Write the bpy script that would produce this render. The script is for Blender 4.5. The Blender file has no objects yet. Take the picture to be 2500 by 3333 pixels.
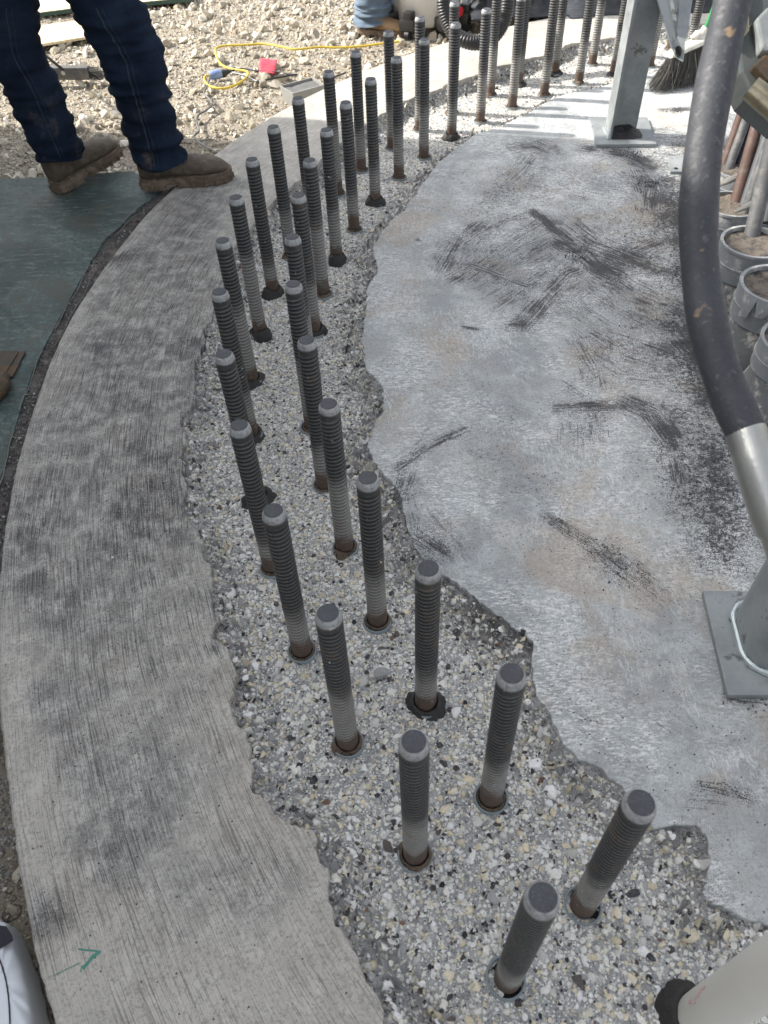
import bpy, bmesh, math, random
import numpy as np
from mathutils import Vector, Matrix, Quaternion
R_ = math.radians
sc = bpy.context.scene
COL = sc.collection
random.seed(7)
rng = np.random.default_rng(11)

# ------------------------------------------------------------------ camera
CAM_H = 1.25; F_PX = 2470.7; PITCH = 0.8364; ROLL = -0.04865
fwd = np.array([0, math.cos(PITCH), -math.sin(PITCH)])
rt0 = np.array([1.0, 0, 0]); up0 = np.cross(rt0, fwd)
rgt = math.cos(ROLL)*rt0 + math.sin(ROLL)*up0
upv = -math.sin(ROLL)*rt0 + math.cos(ROLL)*up0
CAM = np.array([0, 0, CAM_H])
cd = bpy.data.cameras.new('camera'); cam = bpy.data.objects.new('camera', cd); COL.objects.link(cam)
cam.matrix_world = Matrix(((rgt[0], upv[0], -fwd[0], 0), (rgt[1], upv[1], -fwd[1], 0), (rgt[2], upv[2], -fwd[2], CAM_H), (0, 0, 0, 1)))
cd.sensor_fit = 'VERTICAL'; cd.sensor_height = 36; cd.lens = F_PX/3333*36
cd.clip_start = .05; cd.clip_end = 500
cd.dof.use_dof = True; cd.dof.focus_distance = 1.75; cd.dof.aperture_fstop = 7.5
sc.camera = cam

def ray(px, py):
    return rgt*(px-1250)/F_PX - upv*(py-1666.5)/F_PX + fwd
def gp(px, py, z=.05):                                  # where the line of sight meets the level z
    d = ray(px, py); s = (z-CAM_H)/d[2]; return CAM + d*s
def yp(px, py, y):                                      # ... meets the upright plane at distance y
    d = ray(px, py); return CAM + d*(y/d[1])
def dp(px, py, depth):
    return CAM + ray(px, py)*depth

# ------------------------------------------------------------------ light
SUN_EL = R_(38); AZ = R_(-15.5)                          # AZ = the way the shadows run
sun_dir = Vector((-math.cos(AZ)*math.cos(SUN_EL), -math.sin(AZ)*math.cos(SUN_EL), math.sin(SUN_EL)))
w = bpy.data.worlds.new('World'); sc.world = w; w.use_nodes = True
nt = w.node_tree; bg = nt.nodes['Background']
sky = nt.nodes.new('ShaderNodeTexSky'); sky.sky_type = 'NISHITA'; sky.sun_disc = False
sky.sun_elevation = SUN_EL; sky.sun_rotation = math.atan2(sun_dir.x, sun_dir.y) % (2*math.pi)
sky.dust_density = 3.0; sky.air_density = 1.0; sky.ozone_density = 1.0
hs = nt.nodes.new('ShaderNodeHueSaturation'); hs.inputs['Saturation'].default_value = .24; nt.links.new(sky.outputs[0], hs.inputs['Color']); nt.links.new(hs.outputs[0], bg.inputs[0]); bg.inputs[1].default_value = .15
sl = bpy.data.lights.new('sun', 'SUN'); sl.energy = 3.6; sl.angle = R_(.53); sl.color = (1, .94, .85)
so = bpy.data.objects.new('sun', sl); COL.objects.link(so)
so.rotation_euler = sun_dir.to_track_quat('Z', 'Y').to_euler(); so.location = (-6, 3, 9)
sc.view_settings.view_transform = 'Standard'; sc.view_settings.look = 'None'
sc.view_settings.gamma = 1; sc.view_settings.use_curve_mapping = False
sc.view_settings.exposure = 1.27
sc.cycles.use_denoising = True

# ------------------------------------------------------------------ numpy noise
_T = rng.random((8, 256, 256))
def vn(x, y, s=0):
    x = np.asarray(x, float); y = np.asarray(y, float)
    xi = np.floor(x).astype(int); yi = np.floor(y).astype(int); fx = x-xi; fy = y-yi
    fx = fx*fx*(3-2*fx); fy = fy*fy*(3-2*fy); T = _T[s % 8]
    a = T[xi & 255, yi & 255]; b = T[(xi+1) & 255, yi & 255]; c = T[xi & 255, (yi+1) & 255]; d = T[(xi+1) & 255, (yi+1) & 255]
    return (a+(b-a)*fx)*(1-fy)+(c+(d-c)*fx)*fy
def fbm(x, y, o=4, s=0):
    t = 0; a = .5; n = 0
    for i in range(o):
        t = t+a*vn(np.asarray(x)*2**i+17.3*i, np.asarray(y)*2**i+5.1*i, s+i); n += a; a *= .5
    return t/n*2-1                                       # -1..1
def sst(a, b, x):
    t = np.clip((x-a)/(b-a), 0, 1); return t*t*(3-2*t)

# ------------------------------------------------------------------ node helper
class NB:
    def __init__(s, name, rough=.8):
        s.m = bpy.data.materials.new(name); s.m.use_nodes = True; s.t = s.m.node_tree
        s.b = s.t.nodes['Principled BSDF']; s.b.inputs['Roughness'].default_value = rough
    def n(s, typ, **k):
        o = s.t.nodes.new(typ)
        for a, v in k.items(): setattr(o, a, v)
        return o
    def set(s, sock, v):
        if isinstance(v, bpy.types.NodeSocket): s.t.links.new(v, sock)
        elif v is not None:
            if isinstance(v, (tuple, list)) and len(v) == 3 and sock.type == 'RGBA': v = (*v, 1)
            sock.default_value = v
    def obj(s): return s.n('ShaderNodeTexCoord').outputs['Object']
    def pos(s): return s.n('ShaderNodeNewGeometry').outputs['Position']
    def attr(s, nm, out='Fac'): return s.n('ShaderNodeAttribute', attribute_name=nm).outputs[out]
    def map(s, v, scale=(1, 1, 1), loc=(0, 0, 0), rot=(0, 0, 0)):
        o = s.n('ShaderNodeMapping'); s.set(o.inputs[0], v); o.inputs['Scale'].default_value = scale
        o.inputs['Location'].default_value = loc; o.inputs['Rotation'].default_value = rot; return o.outputs[0]
    def noise(s, v, sc=5, det=4, rg=.55, dist=0, out='Fac'):
        o = s.n('ShaderNodeTexNoise'); s.set(o.inputs['Vector'], v); o.inputs['Scale'].default_value = sc
        o.inputs['Detail'].default_value = det; o.inputs['Roughness'].default_value = rg; o.inputs['Distortion'].default_value = dist
        return o.outputs[out]
    def vor(s, v, sc=5, feat='F1', rand=1.0):
        o = s.n('ShaderNodeTexVoronoi', feature=feat); s.set(o.inputs['Vector'], v); o.inputs['Scale'].default_value = sc
        o.inputs['Randomness'].default_value = rand; return o
    def math(s, op, a, b=None, c=None, clamp=False):
        o = s.n('ShaderNodeMath', operation=op, use_clamp=clamp)
        s.set(o.inputs[0], a); s.set(o.inputs[1], b); s.set(o.inputs[2], c); return o.outputs[0]
    def mr(s, v, a, b, c=0., d=1., smooth=True):
        o = s.n('ShaderNodeMapRange', interpolation_type='SMOOTHSTEP' if smooth else 'LINEAR')
        s.set(o.inputs[0], v)
        for i, q in enumerate((a, b, c, d)): o.inputs[i+1].default_value = q
        return o.outputs[0]
    def mix(s, f, a, b, typ='MIX'):
        o = s.n('ShaderNodeMix', data_type='RGBA', blend_type=typ); s.set(o.inputs[0], f)
        s.set(o.inputs[6], a); s.set(o.inputs[7], b); return o.outputs[2]
    def ramp(s, v, pts, const=False):
        o = s.n('ShaderNodeValToRGB'); s.set(o.inputs[0], v); cr = o.color_ramp
        if const: cr.interpolation = 'CONSTANT'
        while len(cr.elements) < len(pts): cr.elements.new(.5)
        for e, (p, c) in zip(cr.elements, pts): e.position = p; e.color = (*c, 1) if len(c) == 3 else c
        return o.outputs[0]
    def bump(s, h, dist=.002, st=1., nrm=None):
        o = s.n('ShaderNodeBump'); s.set(o.inputs['Height'], h); o.inputs['Distance'].default_value = dist
        o.inputs['Strength'].default_value = st
        if nrm is not None: s.set(o.inputs['Normal'], nrm)
        return o.outputs[0]
    def done(s, col=None, rough=None, nrm=None, metal=None, spec=None):
        s.set(s.b.inputs['Base Color'], col); s.set(s.b.inputs['Roughness'], rough); s.set(s.b.inputs['Normal'], nrm)
        s.set(s.b.inputs['Metallic'], metal); s.set(s.b.inputs['Specular IOR Level'], spec); return s.m

def simple(name, col, col2=None, rough=.7, sc=30, bump=.0006, metal=0., dirt=None, dsc=9, spec=.5):
    k = NB(name, rough); v = k.obj()
    n1 = k.noise(v, sc, 5, .6)
    c = k.mix(n1, col, col2 or tuple(q*.7 for q in col))
    if dirt:
        c = k.mix(k.mr(k.noise(v, dsc, 6, .7), .48, .68), c, dirt)
    return k.done(c, k.mr(n1, 0, 1, rough-.12, min(1, rough+.12)), k.bump(k.noise(v, sc*4, 4, .6), bump), metal, spec)

def mat_outer():
    k = NB('brushed_concrete', .9); p = k.attr('pol', 'Vector'); o = k.pos(); d = k.attr('dust')
    wob = k.noise(o, 3.5, 2, .5, out='Color')
    add = k.n('ShaderNodeVectorMath', operation='MULTIPLY_ADD'); k.set(add.inputs[0], wob); add.inputs[1].default_value = (.0, .022, 0); k.set(add.inputs[2], p)
    st = k.noise(k.map(add.outputs[0], (5, 320, 1)), 1, 4, .62)
    st2 = k.noise(k.map(add.outputs[0], (14, 640, 1)), 1, 3, .7)
    big = k.noise(o, 3.1, 5, .6); med = k.noise(o, 22, 7, .7); fine = k.noise(o, 210, 5, .75); f2 = k.noise(o, 480, 3, .7)
    c = k.mix(k.mr(big, .38, .62), (.37, .36, .335), (.46, .44, .40))
    c = k.mix(k.mr(med, .44, .64), c, (.55, .53, .49))
    c = k.mix(k.mr(k.noise(o, 5.3, 5, .65), .54, .70, 0, .4), c, (.32, .265, .20))
    c = k.mix(k.mr(fine, .36, .52, .75, 0), c, (.15, .148, .145))
    c = k.mix(k.mr(f2, .55, .68, 0, .55), c, (.66, .65, .62))
    reg = k.mr(k.noise(o, 5.4, 4, .6), .36, .6, .1, 1.)
    gm = k.math('MULTIPLY', k.mr(st, .36, .47, 1, 0), reg)
    c = k.mix(k.math('MULTIPLY', gm, k.mr(fine, .35, .65, 1., .6)), c, (.085, .085, .085))
    c = k.mix(k.math('MULTIPLY', k.mr(st2, .36, .47, .85, 0), k.mr(reg, .1, 1, .35, 1)), c, (.12, .12, .12))
    c = k.mix(k.mr(st2, .54, .66, 0, .5), c, (.60, .59, .57))
    dd = k.math('MULTIPLY', d, k.math('ADD', k.mr(st2, .36, .62, 1.25, .35), k.mr(med, .35, .65, .35, -.3)), clamp=True)
    dd = k.math('MULTIPLY', dd, k.mr(f2, .4, .62, 1, .5))
    c = k.mix(dd, c, (.04, .04, .046)); c = k.mix(k.mr(d, .45, .0, 0, .38), c, k.mix(.5, c, (.60, .54, .46)))
    sp = k.vor(o, 85); ss = k.n('ShaderNodeSeparateColor'); k.set(ss.inputs[0], sp.outputs['Color'])
    c = k.mix(k.math('MULTIPLY', k.mr(sp.outputs['Distance'], .08, .17, 1, 0), k.mr(ss.outputs[0], .74, .76)), c, (.05, .045, .045))
    h = k.math('ADD', k.math('MULTIPLY', st, .9), k.math('ADD', k.math('MULTIPLY', st2, .6), k.math('MULTIPLY', fine, .5)))
    return k.done(c, .92, k.bump(h, .0022, .9, k.bump(med, .004, .4)), spec=.25)

def mat_pad():
    k = NB('troweled_concrete', .85); o = k.pos(); d = k.attr('dust'); sw = k.attr('sw', 'Vector')
    big = k.noise(o, 2.3, 4, .6); med = k.noise(o, 13, 8, .75, .6); fine = k.noise(o, 190, 5, .75); f2 = k.noise(o, 420, 3, .7)
    scr = k.noise(k.map(o, (70, 230, 60), rot=(0, 0, .9)), 1, 5, .72, .8)
    scr2 = k.noise(k.map(o, (210, 60, 60), rot=(0, 0, .35)), 1, 5, .72, .8)
    c = k.mix(k.mr(big, .4, .6), (.30, .315, .32), (.37, .38, .375))
    c = k.mix(k.mr(med, .44, .6, 0, .8), c, (.43, .45, .455))
    white = k.math('MULTIPLY', k.mr(scr, .48, .57), k.mr(k.noise(o, 5, 6, .65), .42, .60, .05, 1.))
    c = k.mix(white, c, (.68, .69, .685))
    c = k.mix(k.math('MULTIPLY', k.mr(scr2, .50, .60, 0, .85), k.mr(k.noise(o, 3.3, 5, .6), .45, .62, .06, 1.)), c, (.64, .65, .65))
    c = k.mix(k.math('MULTIPLY', k.mr(k.noise(o, 3.4, 5, .65, .4), .50, .66), .5), c, (.40, .32, .235))
    c = k.mix(k.mr(fine, .35, .47, .6, 0), c, (.19, .20, .205)); c = k.mix(k.mr(f2, .36, .46, .45, 0), c, (.16, .165, .17))
    sk = k.mr(k.noise(k.map(sw, (7, 150, 1)), 1, 4, .7), .30, .70); sk2 = k.mr(k.noise(k.map(sw, (20, 480, 1)), 1, 3, .7), .32, .68)
    sk3 = k.mr(k.noise(o, 26, 5, .7), .35, .65)
    cover = k.math('ADD', k.math('MULTIPLY', sk, .42), k.math('ADD', k.math('MULTIPLY', sk2, .28), k.math('ADD', k.math('MULTIPLY', sk3, .14), k.math('MULTIPLY', k.mr(fine, .35, .65), .16))))
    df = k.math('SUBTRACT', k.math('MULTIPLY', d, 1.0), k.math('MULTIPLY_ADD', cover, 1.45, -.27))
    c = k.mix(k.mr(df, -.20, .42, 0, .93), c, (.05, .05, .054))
    gr = k.noise(o, 430, 2, .6)
    c = k.mix(k.math('MULTIPLY', k.mr(gr, .54, .60), k.mr(d, .04, .45, 0, .95)), c, (.025, .025, .03))
    sp = k.vor(o, 110); ss = k.n('ShaderNodeSeparateColor'); k.set(ss.inputs[0], sp.outputs['Color'])
    c = k.mix(k.math('MULTIPLY', k.mr(sp.outputs['Distance'], .10, .20, 1, 0), k.mr(ss.outputs[0], .80, .82)), c, (.02, .02, .02))
    h = k.math('ADD', k.math('MULTIPLY', scr, .6), k.math('ADD', fine, k.math('MULTIPLY', gr, .5)))
    return k.done(c, k.mr(med, .3, .7, .8, .97), k.bump(h, .0014, .9, k.bump(med, .005, .35)), spec=.25)

STONES = [(0, (.74, .72, .66)), (.2, (.82, .81, .77)), (.38, (.58, .57, .55)), (.48, (.66, .58, .42)), (.58, (.34, .34, .34)), (.66, (.80, .79, .74)), (.82, (.09, .075, .07)), (.87, (.74, .66, .50)), (.95, (.04, .04, .045))]
def mat_trough():
    k = NB('exposed_aggregate', .85); o = k.pos()
    wv = k.n('ShaderNodeVectorMath', operation='MULTIPLY_ADD'); k.set(wv.inputs[0], k.noise(o, 60, 3, .6, out='Color')); wv.inputs[1].default_value = (.008, .008, .008); k.set(wv.inputs[2], o); q = wv.outputs[0]
    fine = k.noise(o, 300, 4, .7); med = k.noise(o, 40, 5, .65)
    c = k.mix(k.mr(med, .35, .65), (.21, .215, .22), (.36, .365, .365))
    c = k.mix(k.mr(fine, .45, .65), c, (.50, .50, .49)); c = k.mix(k.mr(fine, .3, .42, .7, 0), c, (.10, .10, .105))
    hs = fine
    for scl, thr in ((250, .40), (140, .42), (75, .36)):
        v = k.vor(q, scl); colr = k.ramp(k.n('ShaderNodeSeparateColor').outputs[0], STONES, True)
        sep = k.t.nodes[-2] if False else None
        s = k.n('ShaderNodeSeparateColor'); k.set(s.inputs[0], v.outputs['Color'])
        colr = k.ramp(s.outputs[0], STONES, True)
        sel = k.math('MULTIPLY', k.mr(v.outputs['Distance'], thr, thr+.06, 1, 0), k.mr(s.outputs[1], .40, .42))
        c = k.mix(sel, c, colr)
        hs = k.math('ADD', hs, k.math('MULTIPLY', sel, .7*150/scl))
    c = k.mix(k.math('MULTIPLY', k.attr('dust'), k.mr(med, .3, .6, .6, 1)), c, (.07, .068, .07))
    c = k.mix(k.math('MULTIPLY', k.attr('skin'), k.mr(med, .45, .6, 0, .75)), c, (.37, .38, .38))
    return k.done(c, .88, k.bump(hs, .0022, 1, k.bump(med, .006, .5)), spec=.3)

def mat_stone(name, sc=60, rough=.8, attr=True, c0=None):
    k = NB(name, rough); o = k.pos()
    c = k.attr('col', 'Color') if attr else k.n('ShaderNodeObjectInfo').outputs['Color']
    c = k.mix(k.mr(k.noise(o, sc*4, 4, .7), .38, .62, 0, .35), c, k.mix(.5, c, (.2, .2, .2)))
    c = k.mix(k.mr(k.noise(o, sc*9, 3, .7), .55, .7, 0, .35), c, (.7, .68, .64))
    return k.done(c, rough, k.bump(k.noise(o, sc*6, 5, .7), .0012, .7), spec=.3)

def mat_gravel_base():
    k = NB('gravel_ground', .95); o = k.pos()
    c = k.mix(k.noise(o, 3, 5, .6), (.25, .22, .18), (.36, .32, .26))
    h = k.noise(o, 90, 5, .7)
    for scl in (34, 70, 130):
        v = k.vor(k.map(o, (1, 1, 1), (scl, 0, 0)), scl); s = k.n('ShaderNodeSeparateColor'); k.set(s.inputs[0], v.outputs['Color'])
        colr = k.ramp(s.outputs[0], [(0, (.40, .35, .27)), (.3, (.55, .49, .39)), (.55, (.28, .25, .21)), (.75, (.62, .57, .48)), (.92, (.16, .15, .14))], True)
        sel = k.math('MULTIPLY', k.mr(v.outputs['Distance'], .3, .45, 1, 0), k.mr(s.outputs[1], .3, .35)); c = k.mix(sel, c, colr)
        h = k.math('ADD', h, k.math('MULTIPLY', sel, 60/scl))
    c = k.mix(k.mr(k.noise(o, 200, 3, .7), .3, .45, .6, 0), c, (.06, .055, .05))
    return k.done(c, .95, k.bump(h, .008, 1), spec=.2)

def mat_rod():
    k = NB('bolt_steel', .6); o = k.obj(); rnd = k.n('ShaderNodeObjectInfo').outputs['Random']
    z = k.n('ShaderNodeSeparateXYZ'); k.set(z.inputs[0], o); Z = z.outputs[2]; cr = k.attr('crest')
    off = k.n('ShaderNodeVectorMath', operation='ADD'); k.set(off.inputs[0], o); cmb = k.n('ShaderNodeCombineXYZ'); k.set(cmb.inputs[0], k.math('MULTIPLY', rnd, 37.)); k.set(off.inputs[1], cmb.outputs[0]); q = off.outputs[0]
    n1 = k.noise(q, 26, 6, .7); n2 = k.noise(q, 150, 4, .7); n3 = k.noise(q, 420, 3, .7)
    wz = k.math('ADD', Z, k.math('MULTIPLY', k.math('SUBTRACT', n1, .5), .10))
    edge = k.math('ADD', .09, k.math('MULTIPLY', k.math('FRACT', k.math('MULTIPLY', rnd, 7.3)), .15))
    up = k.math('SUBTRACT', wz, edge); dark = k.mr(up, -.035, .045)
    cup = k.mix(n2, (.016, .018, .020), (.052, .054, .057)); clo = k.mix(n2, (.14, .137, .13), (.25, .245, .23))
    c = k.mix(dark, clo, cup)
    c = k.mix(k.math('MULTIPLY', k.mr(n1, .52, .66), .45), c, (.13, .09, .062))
    wear_lit = k.math('MULTIPLY', k.mr(cr, .55, .95, 0, 1), k.mr(n3, .35, .6, .25, .95))  # lit thread crests put into the colour along with wear
    c = k.mix(k.math('MULTIPLY', wear_lit, k.mr(dark, 0, 1, .7, .36)), c, (.36, .355, .34))
    c = k.mix(k.mr(cr, .02, .42, .92, 0), c, k.mix(dark, (.06, .055, .05), (.012, .012, .014)))  # shade in the thread grooves put into the colour
    ru = k.mr(wz, .040, .068, 1, 0); c = k.mix(ru, c, k.mix(n2, (.045, .032, .027), (.135, .092, .068)))
    c = k.mix(k.mr(Z, .0, .012, .9, 0), c, (.012, .012, .012))
    c = k.mix(k.mr(Z, .3845, .388, 0, k.mr is None), c, (.30, .31, .315)) if False else k.mix(k.math('MULTIPLY', k.mr(Z, .384, .389), k.mr(n2, .3, .6, .45, 1)), c, (.36, .37, .375))
    c = k.mix(k.mr(k.noise(q, 60, 2, .5), .72, .75, 0, .8), c, (.5, .5, .48))
    return k.done(c, k.mr(n2, .2, .8, .4, .75), k.bump(n2, .0009, .8), k.mr(up, -.02, .03, .1, .35), .5)

def mat_endface():
    k = NB('bolt_end_grit', .8); o = k.obj(); n = k.noise(o, 900, 3, .8); n2 = k.noise(o, 90, 4, .6)
    c = k.mix(n2, (.035, .038, .045), (.085, .09, .10)); c = k.mix(k.mr(n, .62, .70), c, (.42, .42, .42))
    return k.done(c, .7, k.bump(n, .0006), .2)

def mat_denim(name, c1, c2, mud):
    k = NB(name, .95); o = k.obj()
    wv = k.noise(k.map(o, (300, 300, 900)), 1, 2, .6); b = k.noise(o, 6, 5, .65); f = k.noise(o, 700, 2, .6)
    c = k.mix(k.mr(b, .35, .65), c1, c2); c = k.mix(k.mr(f, .5, .8, 0, .5), c, tuple(q*2.4 for q in c2))
    z = k.n('ShaderNodeSeparateXYZ'); k.set(z.inputs[0], o)
    m = k.math('MULTIPLY', k.mr(k.noise(o, 11, 7, .75), .53, .72), k.mr(z.outputs[2], .08, .40, .75, .05))
    c = k.mix(k.math('MULTIPLY', m, mud), c, (.16, .12, .085))
    return k.done(c, .95, k.bump(k.math('ADD', wv, k.math('MULTIPLY', k.noise(o, 30, 4, .6), 3)), .0022, .6), spec=.15)

def mat_greenboard():
    k = NB('green_board', .6); o = k.pos(); n = k.noise(o, 3.5, 7, .68, .5); f = k.noise(o, 60, 6, .75); s = k.noise(k.map(o, (14, 70, 1), rot=(0, 0, .8)), 1, 5, .7, .6)
    c = k.mix(k.mr(n, .40, .60), (.045, .075, .072), (.115, .165, .160))
    c = k.mix(k.mr(s, .50, .66, 0, .6), c, (.22, .26, .245)); c = k.mix(k.mr(f, .42, .56, .7, 0), c, (.03, .035, .032))
    c = k.mix(k.mr(k.noise(o, 7, 7, .75), .50, .62, 0, .75), c, (.075, .08, .065)); c = k.mix(k.mr(k.noise(o, 15, 6, .75), .58, .7, 0, .6), c, (.24, .27, .25))
    return k.done(c, k.mr(f, .3, .7, .5, .85), k.bump(f, .0015, .5), spec=.35)

def mat_osb():
    k = NB('strand_board', .85); o = k.obj(); v = k.vor(k.map(o, (40, 14, 1)), 1); n = k.noise(o, 90, 4, .6)
    s = k.n('ShaderNodeSeparateColor'); k.set(s.inputs[0], v.outputs['Color'])
    c = k.mix(s.outputs[0], (.50, .40, .25), (.66, .57, .40)); c = k.mix(k.mr(n, .35, .5, .4, 0), c, (.3, .23, .14))
    return k.done(c, .85, k.bump(n, .001))

def mat_galv():
    k = NB('galvanized_steel', .5); o = k.obj(); n = k.noise(o, 11, 6, .65); f = k.noise(o, 160, 4, .7); v = k.vor(o, 60)
    c = k.mix(k.mr(n, .35, .65), (.20, .22, .23), (.30, .32, .325)); c = k.mix(k.math('MULTIPLY', v.outputs['Distance'], .25), c, (.36, .38, .38))
    c = k.mix(k.mr(k.noise(o, 23, 6, .7), .60, .67, 0, .8), c, (.10, .10, .10)); c = k.mix(k.mr(f, .62, .7, 0, .5), c, (.12, .12, .12))
    return k.done(c, k.mr(n, .3, .7, .42, .68), k.bump(f, .0006), .35)

def mat_hose():
    k = NB('black_rubber', .42); o = k.pos(); n = k.noise(o, 16, 6, .7, .5); f = k.noise(o, 90, 5, .7)
    c = k.mix(n, (.018, .020, .026), (.05, .055, .065)); c = k.mix(k.mr(f, .55, .72, 0, .6), c, (.13, .135, .14))
    c = k.mix(k.mr(k.noise(o, 24, 3, .6), .66, .74, 0, .8), c, (.26, .18, .11))
    return k.done(c, k.mr(f, .3, .7, .48, .75), k.bump(f, .0012), spec=.45)

M = dict(
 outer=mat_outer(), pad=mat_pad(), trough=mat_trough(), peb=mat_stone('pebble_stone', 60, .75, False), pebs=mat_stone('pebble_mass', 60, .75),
 grav=mat_gravel_base(), gst=mat_stone('limestone_chips', 22, .9), rod=mat_rod(), endf=mat_endface(), galv=mat_galv(), hose=mat_hose(),
 sleeve=simple('sleeve_plastic', (.16, .20, .22), (.24, .28, .30), .5), tar=simple('black_sealant', (.012, .012, .012), (.03, .028, .025), .55, 60, .002),
 flake=simple('rust_sealant', (.075, .052, .038), (.20, .15, .105), .85, 90, .003, dirt=(.015, .015, .015), dsc=60),
 hole=simple('dark_void', (.006, .006, .006), None, .9),
 jean1=mat_denim('dark_denim', (.006, .010, .022), (.012, .022, .042), .85), jean2=mat_denim('blue_denim', (.05, .075, .115), (.13, .17, .22), .2),
 seam=simple('denim_seam', (.012, .02, .035), (.035, .045, .055), .9), boot=simple('worn_leather', (.125, .095, .068), (.05, .038, .028), .75, 22, .004, dirt=(.17, .14, .105), dsc=14),
 sole=simple('muddy_sole', (.19, .14, .10), (.09, .066, .05), .9, 50, .005, dirt=(.26, .20, .15), dsc=18), boot2=simple('tan_leather', (.33, .21, .11), (.20, .13, .075), .75, 20, .001),
 shirt=simple('dark_jacket', (.02, .02, .025), None, .9), skin=simple('skin', (.45, .27, .19), None, .6),
 board=mat_greenboard(), bedge=simple('board_edge_green', (.05, .10, .075), None, .7), osb=mat_osb(), wood=simple('dirty_grey_wood', (.13, .13, .125), (.07, .07, .07), .85, 20, .001, dirt=(.2, .19, .17)),
 strip=simple('grit_strip', (.16, .14, .125), (.06, .058, .058), .95, 70, .005, dirt=(.27, .23, .2), dsc=16), lip=simple('grey_sealant_film', (.22, .215, .20), (.09, .09, .085), .8, 60),
 vac=simple('cream_plastic', (.60, .58, .53), (.52, .50, .46), .5, 12, .0002), blk=simple('black_plastic', (.012, .012, .013), (.03, .03, .03), .4), red=simple('red_plastic', (.55, .02, .03), None, .45),
 tag=simple('red_label', (.72, .035, .07), (.62, .03, .06), .5), yel=simple('yellow_cord', (.62, .46, .03), (.45, .32, .04), .55, 80, .0004), cordg=simple('grey_cord', (.07, .07, .07), (.12, .12, .12), .5),
 blue=simple('clear_blue_plastic', (.05, .14, .50), (.30, .36, .42), .25, 30, .0002), tray=simple('grey_tray', (.30, .30, .28), (.2, .2, .19), .8), dustg=simple('grey_powder', (.17, .17, .17), (.11, .11, .11), 1., 90, .003),
 tarp=simple('dark_plastic_sheet', (.008, .009, .011), (.018, .020, .024), .3, 8, .002), green=simple('green_handle', (.01, .22, .06), (.01, .16, .05), .4), white=simple('white_plastic', (.70, .68, .62), (.62, .6, .54), .5, 20, .0003, dirt=(.4, .37, .32), dsc=25),
 brist=simple('grey_bristle', (.06, .058, .052), (.11, .105, .095), .8), pvcg=simple('grey_pvc', (.21, .222, .235), (.17, .18, .19), .55, 20, .0003, dirt=(.40, .40, .38), dsc=30),
 pvcd=simple('splashed_grey_pvc', (.17, .178, .18), (.09, .094, .098), .75, 14, .0025, dirt=(.50, .48, .44), dsc=30), sand=simple('sand_fill', (.17, .14, .11), (.10, .088, .075), 1., 60, .004, dirt=(.025, .024, .024), dsc=16),
 rodr=simple('rust_brown_rod', (.085, .04, .028), (.05, .03, .024), .7, 14, .0008, dirt=(.10, .09, .08), dsc=18), rodg=simple('dusty_grey_rod', (.075, .078, .082), (.04, .042, .046), .7, 14, .0008, dirt=(.12, .118, .112), dsc=26),
 rodd=simple('dark_rod', (.03, .034, .042), (.06, .065, .075), .6, 14, .0008), brass=simple('dull_brass', (.50, .44, .30), (.30, .27, .2), .38, 16, .0005, 1., dirt=(.12, .11, .09)), steel=simple('bright_steel', (.55, .55, .52), (.4, .4, .38), .35, 40, .0004, .9),
 dsteel=simple('dark_painted_metal', (.07, .085, .085), (.12, .13, .13), .45, 12, .0008, .4), pipe=simple('white_pvc', (.66, .64, .585), (.60, .585, .54), .42, 9, .0002), pink=simple('faded_red_print', (.52, .25, .28), (.6, .42, .42), .6),
 rust=simple('rusty_steel', (.035, .032, .028), (.07, .048, .028), .6, 12, .001, .3, dirt=(.13, .075, .03), dsc=18), sack=simple('white_sack', (.74, .77, .80), (.66, .69, .73), .6, 6, .002), ink=simple('black_print', (.02, .02, .03), None, .7),
 gmark=simple('green_crayon', (.03, .20, .15), (.12, .27, .22), .9, 60), weld=simple('weld_bead', (.60, .66, .66), (.42, .47, .48), .35, 120, .001, .8), cont=simple('shade_box_paint', (.45, .47, .48), (.38, .40, .41), .5),
 crumb=simple('concrete_chip', (.36, .36, .355), (.24, .245, .245), .9, 40, .002), dark=simple('dark_mortar', (.085, .085, .09), (.14, .14, .14), .85, 30, .002, dirt=(.2, .19, .18), dsc=26))

# ------------------------------------------------------------------ object helpers
def link(name, me, mats, parent=None, loc=None):
    o = bpy.data.objects.new(name, me); COL.objects.link(o)
    if mats is not None and not me.materials:
        for m in (mats if isinstance(mats, (list, tuple)) else [mats]): me.materials.append(m)
    if parent is not None: o.parent = parent
    if loc is not None: o.location = loc
    return o
def tag(o, label=None, cat=None, group=None, kind=None):
    if label: o['label'] = label
    if cat: o['category'] = cat
    if group: o['group'] = group
    if kind: o['kind'] = kind
    return o
def thing(name, label, cat, loc=(0, 0, 0), group=None, rz=0):
    o = bpy.data.objects.new(name, None); COL.objects.link(o); o.location = loc; o.rotation_euler = (0, 0, rz); o.empty_display_size = .05
    return tag(o, label, cat, group)

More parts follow.
